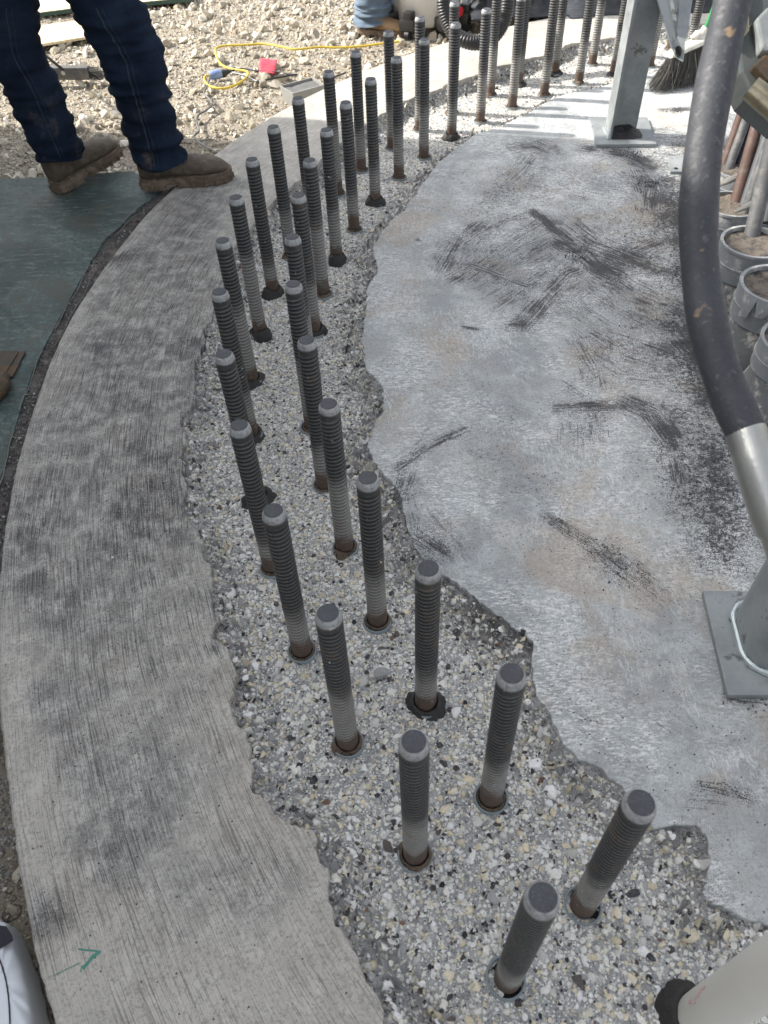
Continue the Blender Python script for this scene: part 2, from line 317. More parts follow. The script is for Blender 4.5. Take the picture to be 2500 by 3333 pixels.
class MB:
    def __init__(s): s.v = []; s.f = []; s.mi = []
    def add(s, vs, fs, mi=0):
        n = len(s.v); s.v += [tuple(map(float, q)) for q in vs]; s.f += [tuple(i+n for i in f) for f in fs]; s.mi += [mi]*len(fs); return s
    def rings(s, rings, cap=True, closed=True, mi=0):
        n = len(rings[0]); vs = [p for r in rings for p in r]; fs = []
        for i in range(len(rings)-1):
            for j in range(n if closed else n-1):
                k = (j+1) % n; fs.append((i*n+j, i*n+k, (i+1)*n+k, (i+1)*n+j))
        if cap: fs.append(tuple(range(n))[::-1]); fs.append(tuple(range((len(rings)-1)*n, len(rings)*n)))
        return s.add(vs, fs, mi)
    def tube(s, pts, r, seg=12, cap=True, mi=0, flat=1.):
        P = [Vector(p) for p in pts]; rr = r if isinstance(r, (list, tuple, np.ndarray)) else [r]*len(P); out = []
        prev = None
        for i, p in enumerate(P):
            t = (P[min(i+1, len(P)-1)]-P[max(i-1, 0)]).normalized()
            if prev is None:
                a = Vector((0, 0, 1)) if abs(t.z) < .9 else Vector((1, 0, 0)); u = t.cross(a).normalized()
            else: u = (prev-t*prev.dot(t)).normalized()
            prev = u; v = t.cross(u)
            out.append([p+(u*math.cos(q)+v*math.sin(q)*flat)*rr[i] for q in [2*math.pi*j/seg for j in range(seg)]])
        return s.rings(out, cap, True, mi)
    def lathe(s, prof, c=(0, 0, 0), seg=32, mi=0, sx=1., sy=1., cap=True):
        return s.rings([[(c[0]+r*sx*math.cos(2*math.pi*j/seg), c[1]+r*sy*math.sin(2*math.pi*j/seg), c[2]+z) for j in range(seg)] for r, z in prof], cap, True, mi)
    def prism(s, poly, z0, z1, mi=0):
        return s.rings([[(p[0], p[1], z0) for p in poly], [(p[0], p[1], z1) for p in poly]], True, True, mi)
    def box(s, c, d, q=None, mi=0):
        q = q or Quaternion(); c = Vector(c); vs = []
        for x in (-1, 1):
            for y in (-1, 1):
                for z in (-1, 1): vs.append(c+q @ Vector((x*d[0]/2, y*d[1]/2, z*d[2]/2)))
        return s.add(vs, [(0, 1, 3, 2), (4, 6, 7, 5), (0, 4, 5, 1), (2, 3, 7, 6), (0, 2, 6, 4), (1, 5, 7, 3)], mi)
    def build(s, name, mats, parent=None, smooth=True, bevel=0, loc=None, ang=35, sub=0):
        me = bpy.data.meshes.new(name)
        me.from_pydata(s.v, [], s.f); me.polygons.foreach_set('material_index', s.mi)
        bm = bmesh.new(); bm.from_mesh(me); bmesh.ops.recalc_face_normals(bm, faces=bm.faces[:])
        if bevel: bmesh.ops.bevel(bm, geom=[e for e in bm.edges if e.calc_face_angle(0) > .6], offset=bevel, segments=2, affect='EDGES', profile=.6)
        bm.to_mesh(me); bm.free()
        if smooth:
            me.polygons.foreach_set('use_smooth', [True]*len(me.polygons)); me.set_sharp_from_angle(angle=R_(ang))
        o = link(name, me, mats, parent, loc)
        if sub:
            m = o.modifiers.new('sub', 'SUBSURF'); m.levels = sub; m.render_levels = sub
        return o

def npmesh(name, V, F, mats, attrs={}, parent=None, smooth=True):
    me = bpy.data.meshes.new(name); V = np.ascontiguousarray(V, np.float32); F = np.ascontiguousarray(F, np.int32); k = F.shape[1]
    me.vertices.add(len(V)); me.vertices.foreach_set('co', V.ravel()); me.loops.add(F.size); me.loops.foreach_set('vertex_index', F.ravel())
    me.polygons.add(len(F)); me.polygons.foreach_set('loop_start', np.arange(0, F.size, k, dtype=np.int32))
    me.polygons.foreach_set('use_smooth', np.full(len(F), smooth)); me.update(calc_edges=True)
    for n, (t, a) in attrs.items():
        at = me.attributes.new(n, t, 'POINT'); at.data.foreach_set({'FLOAT': 'value', 'FLOAT_VECTOR': 'vector', 'FLOAT_COLOR': 'color'}[t], np.ascontiguousarray(a, np.float32).ravel())
    return link(name, me, mats, parent)

def spline(pts, n=12):                                   # Catmull-Rom
    P = [np.array(p, float) for p in pts]; P = [2*P[0]-P[1]]+P+[2*P[-1]-P[-2]]; out = []
    for i in range(1, len(P)-2):
        for t in np.linspace(0, 1, n, endpoint=False):
            a, b, c, d = P[i-1:i+3]; out.append(.5*((2*b)+(c-a)*t+(2*a-5*b+4*c-d)*t*t+(3*b-a-3*c+d)*t**3))
    out.append(P[-2]); return out

# ------------------------------------------------------------------ the foundation
OC = np.array([2.0823, 1.6597]); RO, RI = 2.415, 2.260; ZO, ZP = .05, .04
def pol(x, y): v = np.array([x, y]).T-OC; return np.arctan2(-v[..., 1], -v[..., 0]), np.hypot(v[..., 0], v[..., 1])
def cart(a, r): return OC[0]-r*np.cos(a), OC[1]-r*np.sin(a)
e_out = [(1330, 3400), (1265, 3333), (1200, 3200), (1150, 3100), (1097, 3000), (1075, 2860), (1037, 2778), (1010, 2713), (940, 2680), (870, 2640), (825, 2560), (831, 2469), (790, 2380), (760, 2290), (765, 2200), (743, 2110), (690, 2080), (700, 1990), (690, 1930), (675, 1823), (654, 1717), (591, 1667), (603, 1570), (582, 1477), (612, 1422), (582, 1371), (624, 1304), (629, 1211), (662, 1139), (667, 1072), (692, 1000), (735, 895), (775, 800), (835, 715), (930, 615), (1010, 560), (1102, 471), (1240, 372), (1312, 333), (1394, 302), (1466, 272), (1558, 241), (1620, 215), (1727, 190), (1804, 169), (1855, 143), (1947, 128), (2009, 120)]
e_in = [(2560, 3110), (2500, 3024), (2414, 2975), (2360, 2953), (2289, 2905), (2311, 2801), (2300, 2725), (2267, 2688), (2197, 2682), (2132, 2693), (2072, 2617), (2023, 2557), (1974, 2514), (1936, 2487), (1880, 2470), (1810, 2370), (1750, 2250), (1730, 2150), (1740, 2090), (1690, 2060), (1560, 1950), (1450, 1880), (1410, 1850), (1350, 1780), (1330, 1720), (1310, 1620), (1270, 1560), (1215, 1500), (1205, 1450), (1210, 1400), (1240, 1350), (1255, 1300), (1225, 1230), (1190, 1200), (1180, 1100), (1190, 1000), (1200, 930), (1230, 870), (1215, 800), (1250, 740), (1320, 680), (1370, 600), (1420, 540), (1500, 470), (1550, 435), (1631, 411), (1737, 360), (1785, 327), (1827, 311), (1900, 290), (1945, 287), (1987, 272), (2100, 240), (2200, 215)]
def edge_fn(lst, z, base, amp, s):
    P = np.array([gp(*q, z)[:2] for q in lst]); a, r = pol(P[:, 0], P[:, 1]); i = np.argsort(a); a, r = a[i], r[i]
    def f(x):
        y = np.interp(x, a, r, left=np.nan, right=np.nan); y = np.where(np.isnan(y), base+.02*fbm(x*9, x*0+3, 3, s), y)
        return y+amp*fbm(x*42, x*0+s, 4, s)+amp*.55*fbm(x*150, x*0+s, 3, s+1)+amp*.25*fbm(x*420, x*0+s, 2, s+2)
    return f
f_out = edge_fn(e_out, ZO, 2.55, .013, 1); f_in = edge_fn(e_in, ZP, 2.09, .008, 3)
def seg_a():
    L = []
    for a0, a1, st in ((-math.pi, -1.45, .02), (-1.45, -.35, .0027), (-.35, 1.02, .0019), (1.02, math.pi, .02)): L.append(np.arange(a0, a1-st*.4, st))
    return np.append(np.concatenate(L), math.pi)
A = seg_a(); ri = f_in(A); ro = f_out(A); ri[-1] = ri[0]; ro[-1] = ro[0]
def floor_z(a, r, i_=None, o_=None):
    i_ = np.interp(a, A, ri) if i_ is None else i_; o_ = np.interp(a, A, ro) if o_ is None else o_
    x, y = cart(a, r); dout = o_-r; din = r-i_
    wob = .5+.5*fbm(x*11, y*11, 3, 2)
    far = sst(-.25, -.6, a)
    wo = .05+.045*wob-.02*far
    z = .034*(1-sst(-.002, wo, dout))**1.2 + .030*(1-sst(-.002, .045+.05*wob, din))
    rough = 1-sst(.0, .13, np.minimum(dout, din))
    z = z+.0045*fbm(x*13, y*13, 3, 4)+(.0035+.007*rough)*fbm(x*48, y*48, 4, 5)+(.0015+.003*rough)*fbm(x*150, y*150, 2, 6)
    return z
def grid_faces(na, nr):
    i = np.arange(na-1)[:, None]; j = np.arange(nr-1)[None, :]; b = i*nr+j
    return np.stack([b, b+1, b+nr+1, b+nr], -1).reshape(-1, 4)

def seg_dist(P, line):
    best = np.full(len(P), 9.); U = np.zeros(len(P)); Vv = np.zeros(len(P)); acc = 0
    for a, b in zip(line[:-1], line[1:]):
        d = b-a; L = np.hypot(*d)+1e-9; d = d/L; q = P-a; t = q @ d; tc = np.clip(t, 0, L); off = q-tc[:, None]*d
        ds = np.hypot(off[:, 0], off[:, 1]); sd = q[:, 0]*(-d[1])+q[:, 1]*d[0]; m = ds < best
        best = np.where(m, ds, best); U = np.where(m, acc+t, U); Vv = np.where(m, sd, Vv); acc += L
    return best, U, Vv
def paint(P, strokes, z, base_uv):
    dust = np.zeros(len(P)); sw = base_uv.copy(); top = np.full(len(P), .03)
    for n, (pts, wd, st) in enumerate(strokes):
        L = np.array([gp(*q, z)[:2] for q in pts]); 
        if len(L) == 1: L = np.vstack([L, L+.001])
        d, u, v = seg_dist(P, L); wobble = wd*(1+.35*fbm(P[:, 0]*14, P[:, 1]*14, 3, n))
        k = st*(1-sst(.0, 1.6, d/wobble)); k = k*(.72+.45*fbm(P[:, 0]*19+n, P[:, 1]*19, 3, n)); m = k > top
        sw[m] = np.stack([u[m]+n*3.1, v[m]+n*.37, u[m]*0], -1); top = np.where(m, k, top); m_ = m & (wd >= .10); sw[m_] = np.stack([P[m_, 0]*12, P[m_, 1]*.6, 0*P[m_, 0]], -1); dust = np.maximum(dust, k)+.25*np.minimum(dust, k)
    return np.clip(dust, 0, 1), sw

# trough floor
T = np.linspace(0, 1, 118); r = ri[:, None]+(ro-ri)[:, None]*T[None]; a = np.repeat(A[:, None], len(T), 1)
z = floor_z(a, r, ri[:, None], ro[:, None]); x, y = cart(a, r); V = np.stack([x, y, z], -1).reshape(-1, 3)
keep = None
P2 = V[:, :2]
dk, _ = paint(P2, [([(1440, 1880), (1520, 1960), (1620, 2050), (1690, 2110)], .055, 1.), ([(2190, 2700), (2280, 2740), (2290, 2900)], .02, .6), ([(1290, 1640), (1340, 1740)], .02, .7), ([(1080, 2830), (1230, 3090), (1400, 3300)], .02, .5), ([(640, 1960), (760, 2200)], .012, .7), ([(620, 1360)], .02, 1.), ([(720, 2130)], .02, .8)], .01, np.zeros((len(V), 3)))
skin = ((1-sst(0, .045, np.minimum((ro[:, None]-r), (r-ri[:, None]))))*sst(-.1, .25, fbm(x*16, y*16, 3, 7))).ravel()
trough = npmesh('aggregate_trough', V, grid_faces(len(A), len(T)), M['trough'], {'dust': ('FLOAT', np.clip(dk+.62*((1-sst(.0, .055, np.minimum(ro[:, None]-r, (r-ri[:, None])*1.2)))*(.45+.55*fbm(x*30, y*30, 3, 4))).ravel(), 0, 1)), 'skin': ('FLOAT', skin)}); tag(trough, kind='structure')  # dust attribute also carries painted crevice darkening along both broken rims
# outer collar
T2 = np.concatenate([[0, 0, .0025], np.linspace(.008, 1, 42)]); rr = ro[:, None]+(2.942-ro)[:, None]*T2[None]
zz = np.full_like(rr, ZO); aa = np.repeat(A[:, None], rr.shape[1], 1); x, y = cart(aa, rr)
zz += .0012*fbm(x*9, y*9, 3, 2)+.0006*fbm(x*60, y*60, 2, 3)-.004*np.exp(-(rr-ro[:, None])/.012)*(.5+.5*fbm(x*40, y*40, 2, 5))
zz[:, 0] = .012; zz[:, 1] -= .003
jit = .004*fbm(A*300, A*0+2, 2, 4)
for dr, dz in ((.004, -.0015), (.0075, -.006), (.009, -.014), (.010+0, -.25)):
    rn = np.full((len(A), 1), 2.942+dr)+(jit[:, None]*.4 if dz < -.002 else 0); rr = np.hstack([rr, rn]); zz = np.hstack([zz, np.full((len(A), 1), ZO+dz)]); aa = np.hstack([aa, A[:, None]])
rr += .004*fbm(A*14, A*0, 3, 6)[:, None]*(rr > 2.93)
x, y = cart(aa, rr); V = np.stack([x, y, zz], -1).reshape(-1, 3)
so_ = [([(560, 900), (440, 1250), (400, 1500), (420, 1800)], .24, .55), ([(250, 1300), (180, 1600), (130, 1900)], .09, .32), ([(640, 700), (560, 850)], .14, .36), ([(430, 2000), (420, 2300)], .16, .34), ([(700, 620), (500, 800), (350, 1000)], .12, .45), ([(240, 1150), (120, 1500), (60, 1800)], .06, .3), ([(300, 1110), (420, 1100), (560, 1110), (640, 1120)], .06, .75), ([(640, 1130), (650, 1180)], .045, .9), ([(250, 1370), (330, 1375)], .03, .7), ([(330, 1130), (330, 1190)], .04, .7), ([(480, 1460), (520, 1620), (540, 1740)], .07, .75), ([(420, 1640), (440, 1740)], .06, .65), ([(560, 1480), (540, 1640)], .05, .6), ([(600, 1230), (560, 1300)], .06, .5), ([(130, 1600), (100, 1760), (90, 1900)], .05, .55), ([(372, 850), (400, 850), (430, 825)], .03, 1.), ([(560, 690), (700, 650)], .09, .5), ([(380, 2560), (400, 2680), (370, 2740)], .085, .42), ([(300, 2620), (280, 2800)], .03, .4), ([(430, 2680), (520, 2520)], .08, .34), ([(140, 2975), (190, 2985)], .03, .55), ([(690, 2110)], .02, .9), ([(150, 2250), (240, 2500)], .04, .35), ([(860, 2900), (800, 2860)], .08, .26), ([(560, 2960), (590, 2900)], .08, .24), ([(380, 1240)], .1, .45), ([(200, 1960), (160, 2100)], .04, .35), ([(720, 900), (560, 1020)], .07, .35), ([(180, 1500), (140, 1620)], .03, .45), ([(700, 600), (780, 600)], .06, .5)]
uv = np.stack([aa.ravel()*2.7, rr.ravel(), 0*rr.ravel()], -1); du, _ = paint(V[:, :2], so_, ZO, uv)
collar = npmesh('outer_concrete_collar', V, grid_faces(len(A), rr.shape[1])[:, ::1], M['outer'], {'dust': ('FLOAT', np.clip(du*1.45, 0, 1)), 'pol': ('FLOAT_VECTOR', uv)}); tag(collar, kind='structure')
# inner pad
cut = 1.95
r1 = np.concatenate([[0, 0, .003], np.linspace(.010, 1, 34)]); rr = ri[:, None]+(cut-ri)[:, None]*r1[None]
rin = np.concatenate([np.arange(cut-.009, 1.0, -.009), np.arange(1.0, .02, -.03)]); rr = np.hstack([rr, np.repeat(rin[None], len(A), 0)])
aa = np.repeat(A[:, None], rr.shape[1], 1); x, y = cart(aa, rr); zz = np.full_like(rr, ZP)+.0015*fbm(x*6, y*6, 3, 2)+.0005*fbm(x*50, y*50, 2, 3)
zz -= .003*np.exp(-np.abs(ri[:, None]-rr)/.014)*(.5+.5*fbm(x*40, y*40, 2, 5)); zz[:, 0] = .008; zz[:, 1] -= .003
V = np.stack([x, y, zz], -1).reshape(-1, 3)
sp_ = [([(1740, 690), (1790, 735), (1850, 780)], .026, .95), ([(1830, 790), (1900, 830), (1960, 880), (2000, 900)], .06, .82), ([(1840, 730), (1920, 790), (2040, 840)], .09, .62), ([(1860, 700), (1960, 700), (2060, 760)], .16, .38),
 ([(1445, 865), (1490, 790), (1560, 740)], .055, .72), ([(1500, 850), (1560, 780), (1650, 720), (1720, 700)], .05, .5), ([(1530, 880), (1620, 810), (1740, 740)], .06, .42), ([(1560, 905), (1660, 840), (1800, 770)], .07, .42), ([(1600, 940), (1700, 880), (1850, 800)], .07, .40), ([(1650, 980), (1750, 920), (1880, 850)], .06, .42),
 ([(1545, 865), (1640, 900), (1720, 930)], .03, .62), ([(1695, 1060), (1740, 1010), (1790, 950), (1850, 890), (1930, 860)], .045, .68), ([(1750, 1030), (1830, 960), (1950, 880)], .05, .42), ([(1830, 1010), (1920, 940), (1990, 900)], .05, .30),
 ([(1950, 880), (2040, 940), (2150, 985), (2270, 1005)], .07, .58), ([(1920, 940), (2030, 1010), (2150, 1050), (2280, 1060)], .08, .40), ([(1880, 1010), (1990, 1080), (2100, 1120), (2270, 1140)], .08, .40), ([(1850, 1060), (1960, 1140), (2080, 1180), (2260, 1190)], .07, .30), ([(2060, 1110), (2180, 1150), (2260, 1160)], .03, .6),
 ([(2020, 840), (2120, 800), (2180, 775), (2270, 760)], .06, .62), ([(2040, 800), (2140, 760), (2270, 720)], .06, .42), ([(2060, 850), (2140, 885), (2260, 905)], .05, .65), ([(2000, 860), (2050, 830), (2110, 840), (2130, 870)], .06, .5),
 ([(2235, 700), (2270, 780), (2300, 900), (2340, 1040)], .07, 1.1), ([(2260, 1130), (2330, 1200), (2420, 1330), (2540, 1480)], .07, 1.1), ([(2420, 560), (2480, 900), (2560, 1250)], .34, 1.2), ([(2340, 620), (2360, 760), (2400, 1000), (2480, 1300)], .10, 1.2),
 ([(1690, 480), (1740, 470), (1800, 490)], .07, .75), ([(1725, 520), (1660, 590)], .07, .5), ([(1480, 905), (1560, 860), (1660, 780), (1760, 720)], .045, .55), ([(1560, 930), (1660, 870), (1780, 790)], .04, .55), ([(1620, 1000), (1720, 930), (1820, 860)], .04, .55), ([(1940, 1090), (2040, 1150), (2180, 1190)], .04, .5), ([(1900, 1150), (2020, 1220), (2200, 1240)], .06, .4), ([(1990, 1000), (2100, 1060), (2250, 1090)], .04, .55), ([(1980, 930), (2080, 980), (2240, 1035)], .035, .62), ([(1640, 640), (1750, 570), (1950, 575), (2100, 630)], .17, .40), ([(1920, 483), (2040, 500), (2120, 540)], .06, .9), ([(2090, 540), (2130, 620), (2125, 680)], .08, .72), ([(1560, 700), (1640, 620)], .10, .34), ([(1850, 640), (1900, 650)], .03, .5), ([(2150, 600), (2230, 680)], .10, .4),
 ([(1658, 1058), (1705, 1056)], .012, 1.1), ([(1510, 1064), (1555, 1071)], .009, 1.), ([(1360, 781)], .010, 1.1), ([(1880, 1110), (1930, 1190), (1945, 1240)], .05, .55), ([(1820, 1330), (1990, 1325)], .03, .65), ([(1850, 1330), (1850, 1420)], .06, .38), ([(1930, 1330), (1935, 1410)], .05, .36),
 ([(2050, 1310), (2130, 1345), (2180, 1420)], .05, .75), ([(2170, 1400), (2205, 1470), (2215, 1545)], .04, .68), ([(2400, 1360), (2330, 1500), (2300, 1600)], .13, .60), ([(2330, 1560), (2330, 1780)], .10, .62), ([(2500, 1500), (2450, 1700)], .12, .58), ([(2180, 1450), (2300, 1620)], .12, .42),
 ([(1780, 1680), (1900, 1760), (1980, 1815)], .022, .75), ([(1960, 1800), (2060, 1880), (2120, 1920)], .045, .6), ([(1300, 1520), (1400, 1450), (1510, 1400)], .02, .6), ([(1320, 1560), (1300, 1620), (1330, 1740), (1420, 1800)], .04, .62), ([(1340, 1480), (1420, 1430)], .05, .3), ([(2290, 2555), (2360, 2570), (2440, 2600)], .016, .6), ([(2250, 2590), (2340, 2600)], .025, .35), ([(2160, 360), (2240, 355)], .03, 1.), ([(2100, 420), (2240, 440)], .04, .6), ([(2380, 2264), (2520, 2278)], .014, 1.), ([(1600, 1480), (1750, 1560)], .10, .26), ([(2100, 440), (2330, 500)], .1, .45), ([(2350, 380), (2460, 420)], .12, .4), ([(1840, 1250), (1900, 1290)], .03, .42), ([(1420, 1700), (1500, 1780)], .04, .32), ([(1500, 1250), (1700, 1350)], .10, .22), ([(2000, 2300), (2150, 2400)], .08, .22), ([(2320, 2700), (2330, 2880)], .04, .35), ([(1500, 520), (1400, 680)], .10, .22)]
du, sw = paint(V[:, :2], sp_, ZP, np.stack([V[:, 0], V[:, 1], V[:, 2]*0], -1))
pad = npmesh('inner_concrete_pad', V, grid_faces(len(A), rr.shape[1]), M['pad'], {'dust': ('FLOAT', du), 'sw': ('FLOAT_VECTOR', sw)}); tag(pad, kind='structure')

# ------------------------------------------------------------------ stones
def hulls(n, k, flat, seed):
    out = []; rs = random.Random(seed)
    for _ in range(n):
        bm = bmesh.new()
        for i in range(k):
            d = Vector((rs.gauss(0, 1), rs.gauss(0, 1), rs.gauss(0, 1))).normalized(); d.x *= rs.uniform(.8, 1.05); d.y *= rs.uniform(.6, .85); d.z *= flat; bm.verts.new(d)
        res = bmesh.ops.convex_hull(bm, input=bm.verts[:]); 
        lv = [v for v in bm.verts if not v.link_faces]
        for v in lv: bm.verts.remove(v)
        bm.verts.ensure_lookup_table(); bmesh.ops.triangulate(bm, faces=bm.faces[:]); bm.verts.index_update()
        out.append((np.array([v.co[:] for v in bm.verts]), np.array([[v.index for v in f.verts] for f in bm.faces]))); bm.free()
    return out
def scatter(name, protos, P, S, col, mat, parent=None, tilt=.3, smooth=False):
    n = len(P); which = rng.integers(0, len(protos), n); Vs, Fs, Cs = [], [], []; off = 0
    for w_, (pv, pf) in enumerate(protos):
        I = np.where(which == w_)[0]; m = len(I)
        if not m: continue
        a = rng.random(m)*6.283; ca, sa = np.cos(a), np.sin(a); tx, ty = rng.normal(0, tilt, m), rng.normal(0, tilt, m)
        q = pv[None]*S[I][:, None, None]*np.ones((m, 1, 1)); X = q[..., 0]*ca[:, None]-q[..., 1]*sa[:, None]; Y = q[..., 0]*sa[:, None]+q[..., 1]*ca[:, None]; Z = q[..., 2]+X*tx[:, None]+Y*ty[:, None]
        W = np.stack([X, Y, Z], -1)+P[I][:, None, :]; Vs.append(W.reshape(-1, 3)); Fs.append((pf[None]+np.arange(m)[:, None, None]*len(pv)).reshape(-1, 3)+off); off += m*len(pv)
        Cs.append(np.repeat(col[I], len(pv), 0))
    C = np.concatenate(Cs); C = np.hstack([C, np.ones((len(C), 1))])
    return npmesh(name, np.concatenate(Vs), np.concatenate(Fs), mat, {'col': ('FLOAT_COLOR', C)}, parent, smooth)
PC = np.array([(.76, .74, .67), (.84, .83, .80), (.66, .58, .42), (.58, .57, .54), (.34, .34, .345), (.72, .70, .66), (.74, .66, .50), (.10, .08, .072), (.04, .04, .045), (.20, .11, .075), (.22, .21, .21), (.50, .49, .46)])
PW = np.array([.19, .19, .09, .09, .05, .12, .07, .05, .06, .012, .03, .05]); PW /= PW.sum()
def pick(n): return np.clip(PC[rng.choice(len(PC), n, p=PW)]*rng.uniform(.85, 1.12, (n, 1)), 0, .85)
bolts_xy = []
ks = list(range(0, 25)); STEP = -.0884920; PH = .63755
jo = {3: .0, 12: -.008, 14: -.006, 17: -.016}
for k_ in ks:
    for Rr, nm in ((RO, 'o'), (RI, 'i')):
        a_ = PH+k_*STEP+(jo.get(k_, 0) if nm == 'o' else 0)+random.uniform(-.0015, .0015); xx, yy = cart(a_, Rr*random.uniform(.999, 1.001)); bolts_xy.append((k_, nm, xx, yy, a_))
BX = np.array([(b[2], b[3]) for b in bolts_xy]+[(.39, .162)])
def trough_pts(n, a0, a1, avoid=.03):
    a = rng.uniform(a0, a1, n); t = rng.uniform(.02, .985, n); i_ = np.interp(a, A, ri); o_ = np.interp(a, A, ro); r = i_+(o_-i_)*t
    x, y = cart(a, r); z = floor_z(a, r, i_, o_); d = np.min(np.hypot(x[:, None]-BX[None, :, 0], y[:, None]-BX[None, :, 1]), 1); m = d > avoid
    return np.stack([x, y, z], -1)[m]
big = hulls(7, 20, .5, 3); small = hulls(6, 10, .55, 5)
# the large ones singly, part of the trough, kept apart
Pb = []; cand = np.vstack([trough_pts(3000, .30, .80, .043), trough_pts(1500, -.25, .30, .043), trough_pts(400, -.9, -.25, .043)])
rad_ = np.concatenate([np.clip(np.exp(rng.normal(-4.50, .27, len(cand))), .008, .0195)])
sel = []
for i in range(len(cand)):
    if len(sel) >= 300: break
    if i > 1 and sel:
        d = np.hypot(cand[sel, 0]-cand[i, 0], cand[sel, 1]-cand[i, 1])
        if d.min() < .032: continue
    sel.append(i)
pm = []
for pv, pf in big:
    me = bpy.data.meshes.new('pebble'); me.from_pydata(pv.tolist(), [], pf.tolist()); me.materials.append(M['peb'])
    me.polygons.foreach_set('use_smooth', [True]*len(pf)); me.set_sharp_from_angle(angle=R_(50)); pm.append(me)
cc = pick(len(sel))
for i, c in zip(sel, cc):
    o = bpy.data.objects.new('pebble', random.choice(pm)); COL.objects.link(o); o.parent = trough
    s = rad_[i]; o.location = (cand[i][0], cand[i][1], cand[i][2]-s*.18); o.scale = (s, s, s*random.uniform(.8, 1.1)); o.rotation_euler = (random.gauss(0, .12), random.gauss(0, .12), random.uniform(0, 6.28)); o.color = (*c, 1)
P = np.vstack([trough_pts(8500, .25, .85), trough_pts(8000, -.3, .25), trough_pts(8000, -1.25, -.3)])
S = np.clip(np.exp(rng.normal(-5.38, .45, len(P))), .0018, .0105); P[:, 2] -= S*.2
rb = scatter('aggregate', small, P, S, pick(len(P)), M['pebs'], trough, .12, True); tag(rb, kind='stuff')
# crumbling rim: upturned chips along both broken edges
n = 6500; a = rng.uniform(-1.2, .85, n); side = rng.random(n) < .5; t = np.abs(rng.normal(0, .034, n)); i_ = np.interp(a, A, ri); o_ = np.interp(a, A, ro)
r = np.where(side, o_-t-.003, i_+t+.003); x, y = cart(a, r); P = np.stack([x, y, floor_z(a, r, i_, o_)], -1); S = np.clip(np.exp(rng.normal(-5.1, .45, n)), .003, .013); P[:, 2] -= S*.15
g = rng.random((n, 1)); C_ = np.where(g < .6, np.array([[.30, .30, .30]]), pick(n)); rb = scatter('broken_rim_rubble', small, P, S, C_*rng.uniform(.55, 1.1, (n, 1)), M['pebs'], trough, .8); tag(rb, kind='stuff')

# black grit swept round the sand pots and column feet
gr_ = []
for (px_, py_, rad0, n_) in ((2440, 640, .22, 1500), (2400, 900, .20, 1700), (2430, 1150, .20, 1500), (2330, 620, .10, 500), (2120, 600, .05, 250), (2060, 500, .07, 300), (2200, 362, .03, 260), (2420, 1480, .10, 400), (2280, 1600, .12, 260), (1880, 830, .05, 220), (2000, 1830, .06, 110), (2470, 2262, .05, 160)):
    c_ = gp(px_, py_, ZP); q_ = rng.normal(0, rad0*.5, (n_, 2)); gr_.append(np.stack([c_[0]+q_[:, 0], c_[1]+q_[:, 1], np.full(n_, ZP+.0015)], -1))
P = np.vstack(gr_); aq, rq = pol(P[:, 0], P[:, 1]); P = P[rq < np.interp(aq, A, ri)-.01]; S = np.clip(np.exp(rng.normal(-6.55, .5, len(P))), .0006, .004)
gb = scatter('black_grit', small, P, S, np.array([[.025, .025, .028]])+rng.random((len(P), 1))**4*.18, M['pebs'], None, .5); tag(gb, kind='stuff')
# gravel ground
def gz(x, y): return -.055-.05*sst(1.2, .2, y)+.018*fbm(x*1.6, y*1.6, 3, 1)+.006*fbm(x*9, y*9, 3, 2)
xs = np.concatenate([[-60, -30, -15, -8, -5], np.arange(-3.5, 3.0, .05), [4, 6, 10, 20, 40, 60]]); ys = np.concatenate([[-60, -30, -12, -5, -2], np.arange(-.6, 6.5, .05), [7, 8, 10, 15, 30, 60]])
X, Y = np.meshgrid(xs, ys, indexing='ij'); inside = np.hypot(X-OC[0], Y-OC[1]) < 2.9
Z = np.where(inside, -.3, gz(X, Y)); V = np.stack([X, Y, Z], -1).reshape(-1, 3)
ground = npmesh('gravel_ground', V, grid_faces(len(xs), len(ys))[:, ::-1], M['grav']); tag(ground, kind='structure')
TAGC = gp(871, 214, -.06)
def gravel_pts(n, x0, x1, y0, y1):
    x = rng.uniform(x0, x1, n); y = rng.uniform(y0, y1, n); m = (np.hypot(x-OC[0], y-OC[1]) > 2.975) & ~((x < -.45) & (y < 2.88) & (y > .75))
    m &= ~(np.hypot(x-TAGC[0], y-TAGC[1]) < .085); return np.stack([x[m], y[m], gz(x[m], y[m])], -1)
gh = hulls(7, 11, .75, 9)
GC = np.array([(.56, .50, .39), (.64, .59, .49), (.45, .39, .30), (.36, .32, .26), (.70, .66, .57), (.27, .25, .22), (.50, .42, .28)])
P = np.vstack([gravel_pts(26000, -2.6, 1.3, 2.7, 5.9), gravel_pts(5000, -1.5, -.4, -.3, 2.8)])
S = np.clip(np.exp(rng.normal(-4.95, .45, len(P))), .003, .024); P[:, 2] += S*.2
C_ = GC[rng.choice(len(GC), len(P), p=[.24, .2, .17, .12, .14, .07, .06])]*rng.uniform(.8, 1.15, (len(P), 1))
gs = scatter('gravel', gh, P, S, C_, M['gst'], None, .4); tag(gs, kind='stuff')
P = gravel_pts(620, -2.5, 1.0, 2.8, 5.7); S = rng.uniform(.018, .036, len(P)); P[:, 2] += S*.35
gs = scatter('coarse_gravel', hulls(6, 15, .75, 21), P, S, GC[rng.choice(5, len(P))]*rng.uniform(.9, 1.15, (len(P), 1)), M['gst'], None, .3); tag(gs, kind='stuff')

